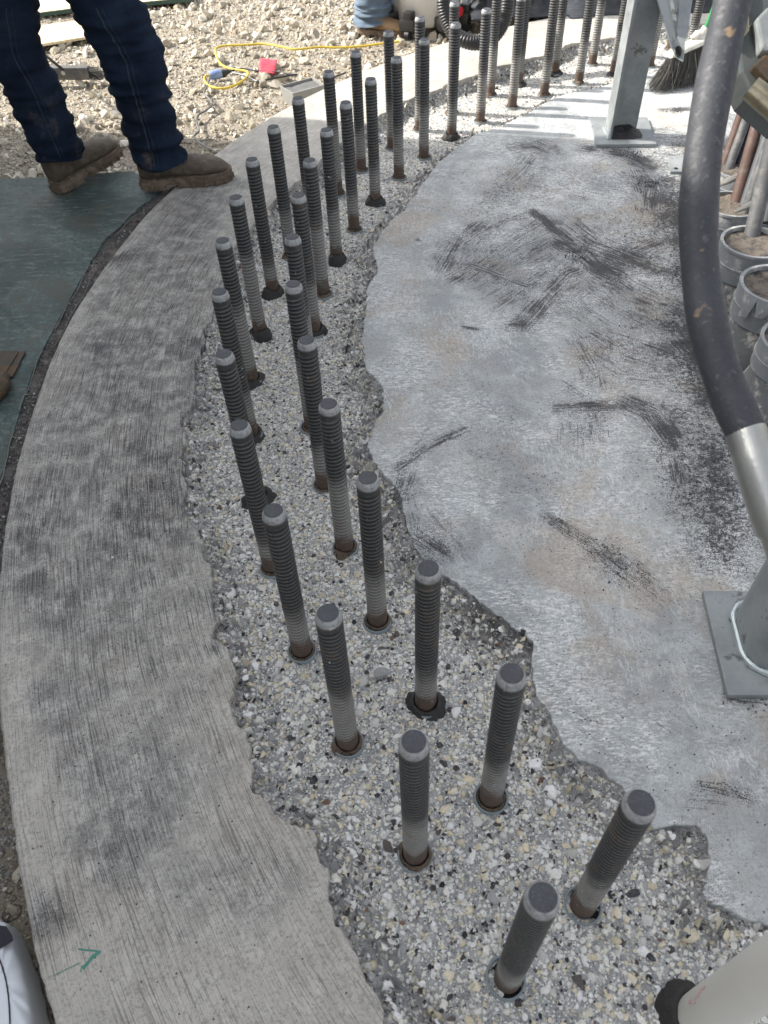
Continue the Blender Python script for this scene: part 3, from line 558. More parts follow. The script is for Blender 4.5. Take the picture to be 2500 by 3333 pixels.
# grit strip between board and collar, with torn sealant film
def arc_xy(px): return gp(*px, .03)[:2]
bed = [(512, 634), (455, 672), (410, 718), (345, 775), (300, 840), (236, 955), (190, 1040), (149, 1115), (105, 1211), (85, 1268), (38, 1422), (0, 1560), (-40, 1700), (-60, 1800)]
B = np.array([arc_xy(q) for q in bed]); a_, r_ = pol(B[:, 0], B[:, 1]); o = np.argsort(a_); fa = lambda q: np.interp(q, a_[o], r_[o], left=r_[o][0], right=r_[o][-1])
sa = np.arange(-.41, .34, .004); rows = []
for t in np.linspace(0, 1, 14):
    r = 2.938+(fa(sa)+.03-2.938)*t; x, y = cart(sa, r); rows.append(np.stack([x, y, .022+.008*fbm(x*30, y*30, 4, 3)+.006*(1-abs(2*t-1))], -1))
V = np.stack(rows, 1).reshape(-1, 3); st_ = npmesh('grit_strip', V, grid_faces(len(sa), 14), M['strip']); tag(st_, kind='structure')
n = 2600; a = rng.uniform(-.33, .45, n); r = 2.952+(fa(a)-2.955)*rng.random(n)*.95; x, y = cart(a, r); S = np.clip(np.exp(rng.normal(-6, .4, n)), .0012, .006)
gs = scatter('strip_grit', small, np.stack([x, y, np.full(n, .03)], -1), S, np.array([[.06, .06, .06]])+rng.random((n, 1))**3*.3, M['pebs'], st_, .4); tag(gs, kind='stuff')
for ra, rb_, off in ((-.31, -.19, .0), (-.18, -.06, .006), (-.03, .06, .003), (-.17, -.03, .034), (.08, .3, .002), (-.29, -.24, .02)):
    q = np.arange(ra, rb_, .006); r = fa(q)-.004-off+.004*fbm(q*40, q*0, 2, 3); x, y = cart(q, r); mb = MB(); mb.tube([(u, v, .036+.003*math.sin(i*.6)) for i, (u, v) in enumerate(zip(x, y))], [.0010+.0018*abs(float(fbm(i*.33, ra*50, 2, 3))) for i in range(len(q))], 6, flat=.5); mb.build('sealant_film', M['lip'], st_)

# green board
poly = [gp(*q, .035)[:2] for q in bed]; poly = [tuple(p) for p in poly]+[tuple(gp(-160, 2200, .035)[:2]), tuple(gp(-700, 2200, .035)[:2]), tuple(gp(-900, 600, .035)[:2]), tuple(gp(-300, 588, .035)[:2]), tuple(gp(120, 577, .035)[:2]), tuple(gp(430, 556, .035)[:2]), tuple(gp(520, 600, .035)[:2])]
mb = MB(); mb.prism(poly, .012, .034); tag(mb.build('green_board', M['board'], smooth=False, bevel=.001), 'worn blue-green coated board the dark-jeans worker stands on', 'board')

# ------------------------------------------------------------------ anchor bolts
def rod_mesh(phase, dep=.0021, pitch=.0093):
    seg = 28; per = 6; H = .3996; z0 = -.03; zt = .386; n = int((zt-z0)/pitch*per); rows = []; cr = []
    for i in range(n+1):
        z = z0+(zt-z0)*i/n; ring = []
        for j in range(seg):
            an = 2*math.pi*j/seg; f = ((z/pitch-an/(2*math.pi)+phase) % 1.0); s = .5+.5*math.cos(2*math.pi*f); s = s**.62
            fade = sst(.385, .372, z)*(.55+.45*sst(.03, .07, z)); wear_lit = 1-.35*float(vn(an*1.2, z*30, 3)); r = .0193-dep*(1-s)*fade*wear_lit-.0003*(1-wear_lit)
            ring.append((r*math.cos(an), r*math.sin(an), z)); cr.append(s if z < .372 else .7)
        rows.append(ring)
    for r, z in ((.0190, .3875), (.0184, .3925), (.0168, .3968), (.0148, H)):
        rows.append([(r*math.cos(2*math.pi*j/seg), r*math.sin(2*math.pi*j/seg), z) for j in range(seg)]); cr += [.75]*seg
    V = np.array(rows).reshape(-1, 3); i = np.arange(len(rows)-1)[:, None]; j = np.arange(seg)[None]; k = (j+1) % seg
    F = np.stack([i*seg+j, i*seg+k, (i+1)*seg+k, (i+1)*seg+j], -1).reshape(-1, 4)
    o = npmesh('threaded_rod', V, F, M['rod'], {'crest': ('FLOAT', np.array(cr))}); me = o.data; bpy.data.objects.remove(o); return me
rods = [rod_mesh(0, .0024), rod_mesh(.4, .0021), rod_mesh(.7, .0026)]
def mesh_of(mb, name, mats, **k): o = mb.build(name, mats, **k); me = o.data; bpy.data.objects.remove(o); return me
m_end = mesh_of(MB().lathe([(.0149, .3985), (.0149, .4003), (.012, .4006), (.004, .4005)], seg=28), 'end_face', M['endf'])
m_slv = mesh_of(MB().rings([[(r*math.cos(q), r*math.sin(q), z) for q in [2*math.pi*j/28 for j in range(28)]] for r, z in ((.0285, -.02), (.0285, .003), (.0275, .0045), (.0255, .0045), (.0248, .002), (.0248, -.015))], cap=False), 'sleeve', M['sleeve'])
m_void = mesh_of(MB().lathe([(.0255, -.004), (.0255, -.001), (.018, -.0005)], seg=24), 'gap', M['hole'])
def clump(seed, h, w, mat, nm):
    rs = np.random.default_rng(seed); seg = 40; rings = []
    ph = rs.random(3)*6
    for q, (rr0, zz0) in enumerate(((.0205, .012), (.022, .018), (.026, .011), (.031, .004), (.034, -.004))):
        ring = []
        for j in range(seg):
            an = 2*math.pi*j/seg; k = .6+.5*math.sin(an*2+ph[0])*.5+.5*float(vn(an*2.2+seed, q*.7, seed)); f = max(.08, k+.35*float(vn(an*5+seed*3, q*1.3, 1))-.17)
            ring.append(((.0205+(rr0-.0205)*w*f)*math.cos(an), (.0205+(rr0-.0205)*w*f)*math.sin(an), zz0*h*(.4+f*.8)+.003*float(vn(an*9, q+seed, 2))))
        rings.append(ring)
    return mesh_of(MB().rings(rings, cap=False), nm, mat, ang=180)
m_cl = [clump(1, 1.25, 1.1, M['tar'], 'sealant'), clump(2, .7, 1.25, M['tar'], 'sealant'), clump(3, .62, .62, M['flake'], 'rust_flakes'), clump(4, .4, .5, M['flake'], 'rust_flakes')]
ORD = 'nearest second third fourth fifth sixth seventh eighth ninth tenth eleventh twelfth thirteenth fourteenth fifteenth sixteenth seventeenth eighteenth nineteenth twentieth twenty-first twenty-second twenty-third twenty-fourth twenty-fifth'.split()
clump_of = {(0, 'o'): None, (0, 'i'): None, (1, 'o'): 2, (1, 'i'): 3, (2, 'o'): 2, (2, 'i'): 1, (3, 'o'): 3, (3, 'i'): 3, (4, 'o'): 3, (4, 'i'): 2, (5, 'i'): 3, (8, 'o'): 0, (8, 'i'): 0, (9, 'o'): 0, (9, 'i'): 2, (10, 'i'): 0, (11, 'i'): 3, (12, 'i'): 0, (13, 'i'): 3, (14, 'i'): 3, (15, 'i'): 0}
for k_, side, xx, yy, a_ in bolts_xy:
    row = 'outer' if side == 'o' else 'inner'; nb = 'nearest the camera' if k_ == 0 else f'{ORD[k_]} from the near end'
    ci = clump_of.get((k_, side), random.choice([1, 2, 3, 3]))
    look = {None: 'clean grey plastic sleeve', 0: 'thick black sealant lump', 1: 'torn black sealant', 2: 'brown rust flakes', 3: 'pale rusty flakes'}[ci]
    lit = 'sunlit ' if k_ >= 15 else 'dark '
    zf = float(floor_z(np.array([a_]), np.array([RO if side == 'o' else RI]))[0])
    t = thing('anchor_bolt', f'{lit}threaded bolt with {look}, {row} row, {nb}', 'anchor bolt', (xx, yy, .0), 'threaded anchor bolts standing in two curved rows')
    t.rotation_euler = (random.gauss(0, .003), random.gauss(0, .003), 0)
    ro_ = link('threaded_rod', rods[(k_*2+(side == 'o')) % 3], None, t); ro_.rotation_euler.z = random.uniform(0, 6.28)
    e_ = link('end_face', m_end, None, t); e_.rotation_euler.z = random.uniform(0, 6.28)
    s_ = link('sleeve', m_slv, None, t, (random.gauss(0, .0012), random.gauss(0, .0012), zf+.001)); g_ = link('gap', m_void, None, t, (0, 0, zf+.002))
    if ci is not None: c_ = link('sealant' if ci < 2 else 'rust_flakes', m_cl[ci], None, t, (0, 0, zf)); c_.rotation_euler.z = random.uniform(0, 6.28)
# dark mortar shard and loose chips in the trough
def chip(px, s, mat, label, z=.0, name='concrete_chip', cat='concrete chip'):
    p = gp(*px, z); bm = MB(); pv, pf = hulls(1, 16, .4, int(px[0]))[0]; bm.add(pv*s, pf.tolist()); o = bm.build(name, mat, smooth=False, loc=(p[0], p[1], z+s*.25)); return tag(o, label, cat)
chip((1240, 2195), .017, M['crumb'], 'flat pale concrete chip lying between the third and fourth bolts', .006)
chip((366, 1815), .004, M['white'], 'tiny white stone lying alone on the outer collar', ZO, 'white_stone', 'stone')

# ------------------------------------------------------------------ people
def leg(path, radii, seed, seg=36, n=10, fold=.012):
    C = spline(path, n); R = np.interp(np.linspace(0, 1, len(C)), np.linspace(0, 1, len(radii)), radii); rings = []
    for i, c in enumerate(C):
        t = i/(len(C)-1); ring = []
        for j in range(seg):
            an = 2*math.pi*j/seg
            w_ = fold*(float(fbm(an*.8+seed, i*.42+.25*math.sin(an), 3, seed)))+.006*math.sin(i*.75+2*math.sin(an+seed))*math.exp(-t*3)
            r = R[i]*(1+.06*math.cos(2*an))+w_; ring.append((c[0]+r*math.cos(an), c[1]+r*math.sin(an)*1.0, c[2]+.006*math.sin(an*2+seed)*math.exp(-i*.2)))
        rings.append(ring)
    return rings
def boot(parent, heel, toe, mats, pitch=0., lab=None):
    h = Vector(heel); tt = Vector(toe); d = (tt-h); L = d.length; ang = math.atan2(d.y, d.x)
    b = MB(); rings = []; 
    sect = [(0.0, .030, .105), (.03, .040, .135), (.10, .042, .150), (.24, .042, .150), (.36, .043, .130), (.47, .046, .105), (.60, .051, .090), (.75, .052, .080), (.87, .046, .070), (.95, .034, .056), (.995, .014, .036)]
    S_ = spline([(s, w_, hh) for s, w_, hh in sect], 4)
    for s, w_, hh in S_:
        ring = []
        for j in range(28):
            q = 2*math.pi*j/28; cx_ = math.copysign(abs(math.cos(q))**.8, math.cos(q)); sz = math.sin(q)
            bulge = 1.0 if sz < .2 else 1-.25*(sz-.2)
            ring.append((s*L, w_*cx_*bulge+.0015*math.sin(s*40+q*2), .028+(hh-.028)*(.5+.5*math.copysign(abs(sz)**.85, sz))+.0015*math.sin(s*55+j)*(sz > 0)))
        rings.append(ring)
    b.rings(rings); up = b.build('upper', mats[0])
    out = []; N = 44
    for j in range(N):
        q = 2*math.pi*j/N; cx_ = .5+.5*math.cos(q)*1.02; s = cx_; wv = float(np.interp(s, [-.01, 0, .08, .25, .42, .65, .85, .97, 1.01], [0, .020, .040, .043, .040, .054, .052, .03, 0])); out.append((s*L*1.03-.006, math.copysign(wv+.005, math.sin(q)) if abs(math.sin(q)) > 1e-3 else 0))
    m = MB(); m.prism([(x, y) for x, y in out], .014, .036); m.rings([[(x, y*1.03, .0345) for x, y in out], [(x, y*1.03, .0385) for x, y in out]]) 
    hl = [(x, y) for x, y in out if x < L*.30]; fo = [(x, y) for x, y in out if x > L*.40]
    m.prism([(x, y) for x, y in hl], 0, .016); m.prism(fo, .003, .016)
    sole = m.build('sole', mats[1], smooth=False)
    lg = MB()
    for i, (x, y) in enumerate(out):
        if i % 2 == 0 and (x < L*.3 or x > L*.42): lg.box((x, y*1.02, .010), (.008, .010, .016), Quaternion((0, 0, 1), math.atan2(y, x-L/2)))
    lug = lg.build('lug', mats[1], smooth=False); lug.name = 'tread_lugs'; lug['kind'] = 'stuff'
    e = bpy.data.objects.new('boot', None); COL.objects.link(e); e.parent = parent; e.location = h-parent.location; e.rotation_euler = Matrix.Rotation(ang, 3, 'Z').to_euler()
    e.rotation_euler.y = -pitch; e.rotation_mode = 'XYZ'
    for o in (up, sole, lug): o.parent = e
    if lab: e['label'] = lab
    return e
def torso(parent, hip, face, shirt):
    m = bpy.data.meshes.new('upper_body'); h = Vector(hip)-parent.location; f = Vector((math.cos(face), math.sin(face), 0)); s = Vector((-f.y, f.x, 0))
    pts = [h+Vector((0, 0, 0)), h+f*.02+Vector((0, 0, .22)), h+f*.04+Vector((0, 0, .43)), h+f*.06+Vector((0, 0, .54)), h+f*.1+Vector((0, 0, .68)),
           h+f*.05+s*.18+Vector((0, 0, .46)), h+f*.12+s*.24+Vector((0, 0, .2)), h+f*.33+s*.15+Vector((0, 0, .1)), h+f*.05-s*.18+Vector((0, 0, .46)), h+f*.12-s*.24+Vector((0, 0, .2)), h+f*.33-s*.15+Vector((0, 0, .1))]
    m.from_pydata([p[:] for p in pts], [(0, 1), (1, 2), (2, 3), (3, 4), (2, 5), (5, 6), (6, 7), (2, 8), (8, 9), (9, 10)], [])
    o = link('jacket', m, shirt, parent); md = o.modifiers.new('skin', 'SKIN'); o.modifiers.new('sub', 'SUBSURF').render_levels = 2
    for i, r_ in enumerate((.17, .16, .17, .07, .10, .075, .055, .045, .075, .055, .045)): m.skin_vertices[0].data[i].radius = (r_, r_*.85)
    m.skin_vertices[0].data[0].use_root = True; return o
def hem_band(rings, parent, mat, k=2, grow=.003):
    b = MB(); sel_ = rings[:k+1]; out = []
    for r in sel_:
        c = Vector((0, 0, 0))
        for p in r: c += Vector(p)
        c /= len(r); out.append([Vector(p)+(Vector(p)-c).normalized()*grow for p in r])
    b.rings(out, cap=False); return b.build('hem', mat, parent)
# worker with dark jeans
Yr = gp(600, 560, .05)[1]; w1 = thing('person', 'worker in dark muddy jeans and brown boots stepping along the collar, legs only in view', 'person', (-.9, 2.75, .05))
def loc(ps): return [tuple(np.array(p)-np.array(w1.location)) for p in ps]
hr = gp(462, 622, .05); tr = gp(752, 585, .05)
boot(w1, (hr[0], hr[1]+.035, .05), (tr[0]+.0, tr[1]+.02, .05), (M['boot'], M['sole']))
hl_ = gp(185, 628, .035); tl_ = gp(385, 520, .035)
boot(w1, (hl_[0], hl_[1]+.01, .036), (tl_[0]+.01, tl_[1], .036), (M['boot'], M['sole']), .10)
ya = hr[1]+.04
R1 = [yp(520, 522, ya+.0), yp(495, 430, ya+.0), yp(468, 340, ya), yp(450, 270, ya+.01), yp(425, 170, ya+.02), yp(385, 90, ya+.03), yp(335, 0, ya+.03), yp(260, -130, ya+.04), yp(190, -320, ya+.06)]
yl = hl_[1]+.045
L1 = [yp(198, 505, yl), yp(165, 430, yl), yp(125, 330, yl), yp(95, 260, yl), yp(40, 160, yl), yp(25, 80, yl), yp(15, 0, yl), yp(40, -130, yl), yp(60, -320, yl+.02)]
rr_ = leg(loc(R1), [.080, .083, .086, .090, .095, .100, .104, .115, .125], 2, fold=.016)
rl_ = leg(loc(L1), [.078, .080, .083, .087, .085, .092, .100, .110, .12], 5)
jb = MB(); jb.rings(rr_); jb.rings(rl_)
hipc = Vector(((R1[-1][0]+L1[-1][0])/2, (R1[-1][1]+L1[-1][1])/2+.0, R1[-1][2]+.10))
jb.lathe([(.10, -.22), (.17, -.12), (.18, 0), (.165, .12), (.10, .16)], tuple(hipc-Vector(w1.location)), 28, sx=1.15, sy=.95)
jeans = jb.build('jeans', M['jean1'], w1, ang=180)
for r, sd in ((rr_, 27), (rl_, 29)):
    hem_band(r, w1, M['jean1'])
    sm = MB(); sm.tube([Vector(q[sd])*1.0 for q in r[:-20]], .0022, 6); sm.tube([Vector(q[sd+1]) for q in r[:-20]], .0008, 5); sm.build('seam', M['seam'], w1)
torso(w1, hipc+Vector((0, 0, .08)), .2, M['shirt'])
# worker behind the vacuum
w2 = thing('person', 'worker in faded blue jeans and tan boot standing behind the vacuum', 'person', (.03, 4.35, -.06))
def loc2(ps): return [tuple(np.array(p)-np.array(w2.location)) for p in ps]
h2 = gp(1170, 108, -.05); t2 = gp(1280, 150, -.05)
boot(w2, (h2[0], h2[1], -.055), (h2[0]+.25, h2[1]-.11, -.055), (M['boot2'], M['sole']))
boot(w2, (h2[0]+.15, h2[1]+.26, -.055), (h2[0]+.42, h2[1]+.19, -.055), (M['boot'], M['sole']))
y2 = h2[1]-.02
A1 = [yp(1208, 68, y2), yp(1212, 30, y2), yp(1212, 0, y2), yp(1205, -120, y2+.03), yp(1200, -300, y2+.1), yp(1230, -480, y2+.14)]
A2 = [yp(1270, 10, y2+.28), yp(1268, -60, y2+.28), yp(1262, -200, y2+.27), yp(1250, -360, y2+.24), yp(1240, -500, y2+.2)]
ra_ = leg(loc2(A1), [.088, .09, .088, .092, .10, .115], 3, fold=.02); rb2 = leg(loc2(A2), [.08, .083, .09, .1, .115], 4, fold=.018)
jb = MB(); jb.rings(ra_); jb.rings(rb2); hc = Vector(A1[-1])*.5+Vector(A2[-1])*.5+Vector((0, 0, .06))
jb.lathe([(.10, -.22), (.17, -.12), (.18, 0), (.165, .12), (.10, .16)], tuple(hc-Vector(w2.location)), 28, sx=1., sy=1.1); jb.build('jeans', M['jean2'], w2, ang=180)
hem_band(ra_, w2, M['jean2']); torso(w2, hc+Vector((0, 0, .08)), -.4, M['shirt'])

# ------------------------------------------------------------------ vacuum and its hose
vc = gp(1392, 92, -.05); vz = -.055
t = thing('shop_vacuum', 'cream drum vacuum on black casters at the far edge of the collar', 'vacuum', (vc[0], vc[1], vz))
m = MB(); m.lathe([(.12, .045), (.155, .05), (.168, .07), (.178, .20), (.184, .205), (.184, .215), (.187, .22), (.198, .40), (.205, .42)], seg=56); m.build('drum', M['vac'], t)
m = MB(); m.lathe([(.2, .42), (.215, .43), (.215, .47), (.19, .52), (.12, .60), (.03, .63)], seg=40); m.build('lid', M['blk'], t)
m = MB(); m.box((.06, -.186, .34), (.14, .012, .09)); pl = m.build('badge', M['red'], t, bevel=.004); pl.rotation_euler.z = .3
for an in (187, 238, 292, 335, 90):
    q = R_(an); cx_, cy_ = math.cos(q)*.20, math.sin(q)*.20
    m = MB(); m.box((cx_*.98, cy_*.98, .075), (.085, .085, .055), Quaternion((0, 0, 1), q)); m.box((cx_*1.05, cy_*1.05, .115), (.05, .05, .04), Quaternion((0, 0, 1), q)); cb = m.build('caster', M['blk'], t, bevel=.008)
    m = MB(); m.tube([(cx_*1.1-.012*math.sin(q), cy_*1.1+.012*math.cos(q), .027), (cx_*1.1+.012*math.sin(q), cy_*1.1-.012*math.cos(q), .027)], .026, 16); m.build('wheel', M['blk'], cb)
m = MB(); m.tube([(.14, -.16, .12), (.155, -.175, .12)], .022, 20); m.build('drain_cap', M['red'], t)
hp = [yp(1452, -90, 3.80), yp(1444, -10, 3.79), yp(1450, 50, 3.77), yp(1475, 105, 3.74), yp(1520, 135, 3.70), yp(1565, 137, 3.70), yp(1610, 115, 3.73), yp(1640, 65, 3.77), yp(1652, 0, 3.8), yp(1655, -90, 3.85)]
hp = [(p[0], p[1], max(p[2], ZO+.036)) for p in hp]
C = spline(hp, 40); rad = [.029+.0035*math.cos(i*math.pi*.5) if i % 4 in (0, 2) else .0285 for i in range(len(C))]
L_ = [0]; 
for p, q in zip(C[:-1], C[1:]): L_.append(L_[-1]+float(np.linalg.norm(q-p)))
npt = int(L_[-1]/.0028); Cs = [np.array([np.interp(s, L_, [c[k] for c in C]) for k in range(3)]) for s in np.linspace(0, L_[-1], npt)]
m = MB(); m.tube(Cs, [.0275+.0040*(.5+.5*math.cos(i*2*math.pi/4)) for i in range(npt)], 18); o = m.build('vacuum_hose', M['blk'], ang=80)
tag(o, 'black ribbed vacuum hose looping down onto the collar beside the drum', 'hose')

# black plastic sheet heaps
def sheet(x0, x1, y0, y1, base, amp, lab, seed, name='plastic_sheet'):
    xs = np.linspace(x0, x1, 120); ys = np.linspace(y0, y1, 80); X, Y = np.meshgrid(xs, ys, indexing='ij'); u = (X-x0)/(x1-x0); v = (Y-y0)/(y1-y0)
    env = sst(0, .25, u)*sst(1, .8, u)*sst(0, .3, v)*sst(1.0, .8, v); rid = 1-np.abs(fbm(X*5, Y*5, 4, seed)); fine = np.abs(fbm(X*16+Y*5, Y*16, 3, seed+1))
    bx = .06*fbm(X*4, Y*4, 2, seed); Z = base+env*(amp*rid)+.045*fine*np.minimum(1, env*3+.08)
    o = npmesh(name, np.stack([X+bx*.6, Y+bx, Z], -1).reshape(-1, 3), grid_faces(120, 80)[:, ::-1], M['tarp']); md = o.modifiers.new('t', 'SOLIDIFY'); md.thickness = .002; return tag(o, lab, 'plastic sheet')
a0 = gp(1740, 62, .05); a1 = gp(2000, 50, .05)
sheet(a0[0]-.32, a1[0]-.2, a0[1]+.02, a0[1]+1.1, .052, .22, 'crumpled dark plastic sheet heaped behind the far bolts, nearer the vacuum', 2)
sheet(a1[0]-.22, a1[0]+1.5, a1[1]-.02, a1[1]+1.0, .052, .30, 'crumpled dark plastic sheet behind the upright steel angle', 5)

# ------------------------------------------------------------------ cords, tag, tray
def cord(name, pts, r, mat, label, cat='cord', z=None, parent=None):
    W = []
    for q in pts:
        p = gp(q[0], q[1], -.04); zz = (float(gz(p[0], p[1]))+.022+r) if len(q) < 3 else q[2]; p = gp(q[0], q[1], zz); W.append(tuple(p))
    m = MB(); m.tube(spline(W, 7), r, 10); o = m.build(name, mat, parent)
    return tag(o, label, cat) if label else o
cord('extension_cord', [(1300, 135), (1235, 143), (1180, 150), (1100, 155), (1040, 153), (960, 161), (920, 153), (860, 143), (800, 146), (730, 149), (703, 158), (702, 172), (712, 200), (730, 216), (760, 226), (798, 231), (808, 240), (800, 255), (770, 275), (735, 287), (700, 286), (675, 275), (665, 258), (670, 248), (684, 245)], .0052, M['yel'], 'yellow extension cord looping across the sunlit gravel')
cord('black_cord', [(742, 233), (790, 224), (840, 231), (900, 235), (950, 243), (966, 243), (940, 246), (880, 257), (840, 265), (800, 247), (755, 236)], .0042, M['blk'], 'short black power cord looped beside the red tag')
cord('grey_cord', [(683, 255), (672, 285), (665, 305), (685, 325), (690, 342), (670, 360), (645, 375), (640, 400), (648, 425), (632, 445), (650, 465), (675, 480), (705, 498)], .0042, M['cordg'], 'grey cord running from the plug to the collar edge')
cord('loose_cable', [(1075, 262), (1090, 250), (1108, 244), (1125, 236)], .004, M['blk'], 'short black cable end poking out behind the collar edge', 'cable')
pa = gp(682, 246, -.02); pb = gp(722, 240, -.02); pc = gp(748, 232, -.02); pg = thing('cord_plug', 'clear blue plug joining the yellow and black cords', 'plug', tuple(pa))
L0 = Vector(pa); d1 = Vector(pb)-L0; d2 = Vector(pc)-L0
m = MB(); m.tube([Vector((0, 0, 0)), d1*.2, d1*.7, d1], [.014, .020, .021, .017], 14); m.build('socket', M['blue'], pg)
m = MB(); m.tube([d1*.98, d1*1.1, d1.lerp(d2, .6), d2], [.017, .019, .012, .007], 12); m.build('plug_cap', M['blk'], pg)
q4 = [gp(845, 190, -.022), gp(903, 194, -.022), gp(895, 238, -.022), gp(843, 235, -.022)]; tg = thing('cord_tag', 'bright red warning tag lying on the gravel beside the black cord', 'tag', tuple(q4[0]))
cx0 = Vector(q4[0]); m = MB(); rows_ = []
for i in range(9):
    t_ = i/8; a_ = Vector(q4[0]).lerp(Vector(q4[3]), t_); b_ = Vector(q4[1]).lerp(Vector(q4[2]), t_); rows_.append([a_.lerp(b_, s/6)-cx0+Vector((0, 0, .002*math.sin(t_*5+s))) for s in range(7)])
m.rings(rows_, cap=False, closed=False); o = m.build('label_sheet', M['tag'], tg); o.modifiers.new('t', 'SOLIDIFY').thickness = .0012
m = MB()
for t_, wd in ((.60, .003), (.46, .0012), (.52, .0012), (.83, .0012)):
    a_ = Vector(q4[0]).lerp(Vector(q4[3]), t_)-cx0; b_ = Vector(q4[1]).lerp(Vector(q4[2]), t_)-cx0; a2 = a_.lerp(b_, .06); b2 = a_.lerp(b_, .92)
    m.tube([a2+Vector((0, 0, .009)), a2.lerp(b2, .5)+Vector((0, 0, .010)), b2+Vector((0, 0, .009))], wd, 6, flat=.3)
m.build('printed_lines', M['ink'], tg)
tp = gp(985, 290, -.0); t = thing('tray', 'grey rectangular tray of powder just behind the collar edge', 'tray', (tp[0], tp[1]+.02, -.06), rz=.55)
m = MB(); s = [(-.085, -.06), (.085, -.06), (.085, .06), (-.085, .06)]; S2 = [(x*.94, y*.92) for x, y in s]; S0 = [(x*.9, y*.9) for x, y in s]
m.rings([[(x, y, 0) for x, y in S0], [(x, y, .07) for x, y in s], [(x, y, .07) for x, y in S2], [(x, y, .05) for x, y in S2]], cap=True); m.build('shell', M['tray'], t, smooth=False)
xs = np.linspace(-.08, .08, 14); ys = np.linspace(-.055, .055, 10); X, Y = np.meshgrid(xs, ys, indexing='ij'); npmesh('powder', np.stack([X, Y, .058+.006*fbm(X*30, Y*30, 3, 2)], -1).reshape(-1, 3), grid_faces(14, 10)[:, ::-1], M['dustg'], parent=t)

# boards on the gravel, push broom
def board(pxs, z, th, mats, label, name='strand_board'):
    P = [gp(*q, z) for q in pxs]; c = sum(P)/len(P); m = MB(); poly = [tuple((p-c)[:2]) for p in P]; m.prism(poly, -th, 0); me = m.build(name, mats, smooth=False, loc=(c[0], c[1], z))
    me.data.materials.append(M['bedge'])
    for p in me.data.polygons:
        if abs(p.normal.z) < .5: p.material_index = 1 if th > .015 else 0
    return tag(me, label, 'board')
board([(-200, 75), (40, 52), (250, 25), (620, -8), (640, -130), (-200, -60)], -.01, .022, M['osb'], 'large strand board with green edge at the top left corner')
board([(40, 97), (285, 60), (430, 42), (440, 92), (290, 118), (40, 158)], -.018, .012, M['osb'], 'narrow pale strand board between the dark-jeans legs')
ba = gp(85, 262, -.03); bb = gp(300, 262, -.03); dd = Vector(bb)-Vector(ba); t = thing('push_broom', 'dirty grey push broom lying behind the dark-jeans worker', 'broom', tuple((Vector(ba)+Vector(bb))/2), rz=math.atan2(dd.y, dd.x))
m = MB(); m.box((0, .0, .035), (dd.length, .045, .055)); m.build('block', M['wood'], t, bevel=.006)
m = MB()
for i in range(160):
    u = i/159; yy = random.uniform(-.018, .018); zz = random.uniform(.012, .058); m.tube([(dd.length/2-.01, yy, zz), (dd.length/2+random.uniform(.03, .07), yy*1.7, zz-.02*random.random())], .0009, 4)
o = m.build('bristles', M['brist'], t); tag(o, kind='stuff')
hw = Vector(gp(212, 232, .01))-t.location; hx = Vector(gp(60, 110, .28))-t.location; inv = Matrix.Rotation(-t.rotation_euler.z, 3, 'Z'); m = MB(); m.tube([inv @ hw, inv @ hx, inv @ (hx+(hx-hw)*1.3)], .007, 10); m.build('handle', M['blk'], t)
m = MB(); m.tube([inv @ hw+Vector((0, -.026, .0)), inv @ hw+Vector((0, -.010, .0))], .010, 12); m.build('bolt_head', M['steel'], t)

# ------------------------------------------------------------------ steel angle column, arm, small plate
c4 = [gp(1918, 392, ZP), gp(1940, 482, ZP), gp(2135, 480, ZP), (gp(2105, 392, ZP))]
ct = gp(1983, 452, ZP+.012); cr = gp(2072, 418, ZP+.012)
t = thing('steel_column', 'upright galvanized steel angle on a square base plate in the sun', 'column', (ct[0], ct[1], ZP))
O = np.array([ct[0], ct[1], 0])
m = MB(); m.prism([tuple((p-O)[:2]) for p in c4], .0005, .013); m.build('base_plate', M['galv'], t, smooth=False, bevel=.001)
u = Vector((.98, -.03, 0)).normalized(); v = Vector((.02, 1, 0)).normalized(); wl = .118; th = .009; ly = .085
Lp = [Vector((0, 0, 0)), u*th, u*th+v*(ly-th), u*wl+v*(ly-th), u*wl+v*ly, v*ly]
m = MB(); m.prism([p[:2] for p in Lp], .014, 1.5); m.build('angle_post', M['galv'], t, smooth=False, bevel=.0015)
m = MB(); m.tube([u*-.004+Vector((0, 0, .018)), u*-.005+v*.04+Vector((0, 0, .018)), u*-.004+v*ly+Vector((0, 0, .018))], .006, 8); m.tube([u*-.004+Vector((0, -.001, .014)), u*-.001+Vector((0, -.002, .045))], [.008, .002], 8); m.build('weld', M['weld'], t)
X, Y = np.meshgrid(np.linspace(th, wl+.012, 16), np.linspace(-.02, ly-th, 12), indexing='ij'); en = sst(-.02, .05, Y)*sst(wl+.015, wl-.03, X)
npmesh('dust_pile', np.stack([X, Y-X*.03, .0125+en*(.016+.012*fbm(X*60, Y*60, 3, 2))], -1).reshape(-1, 3), grid_faces(16, 12)[:, ::-1], M['tar'], parent=t)
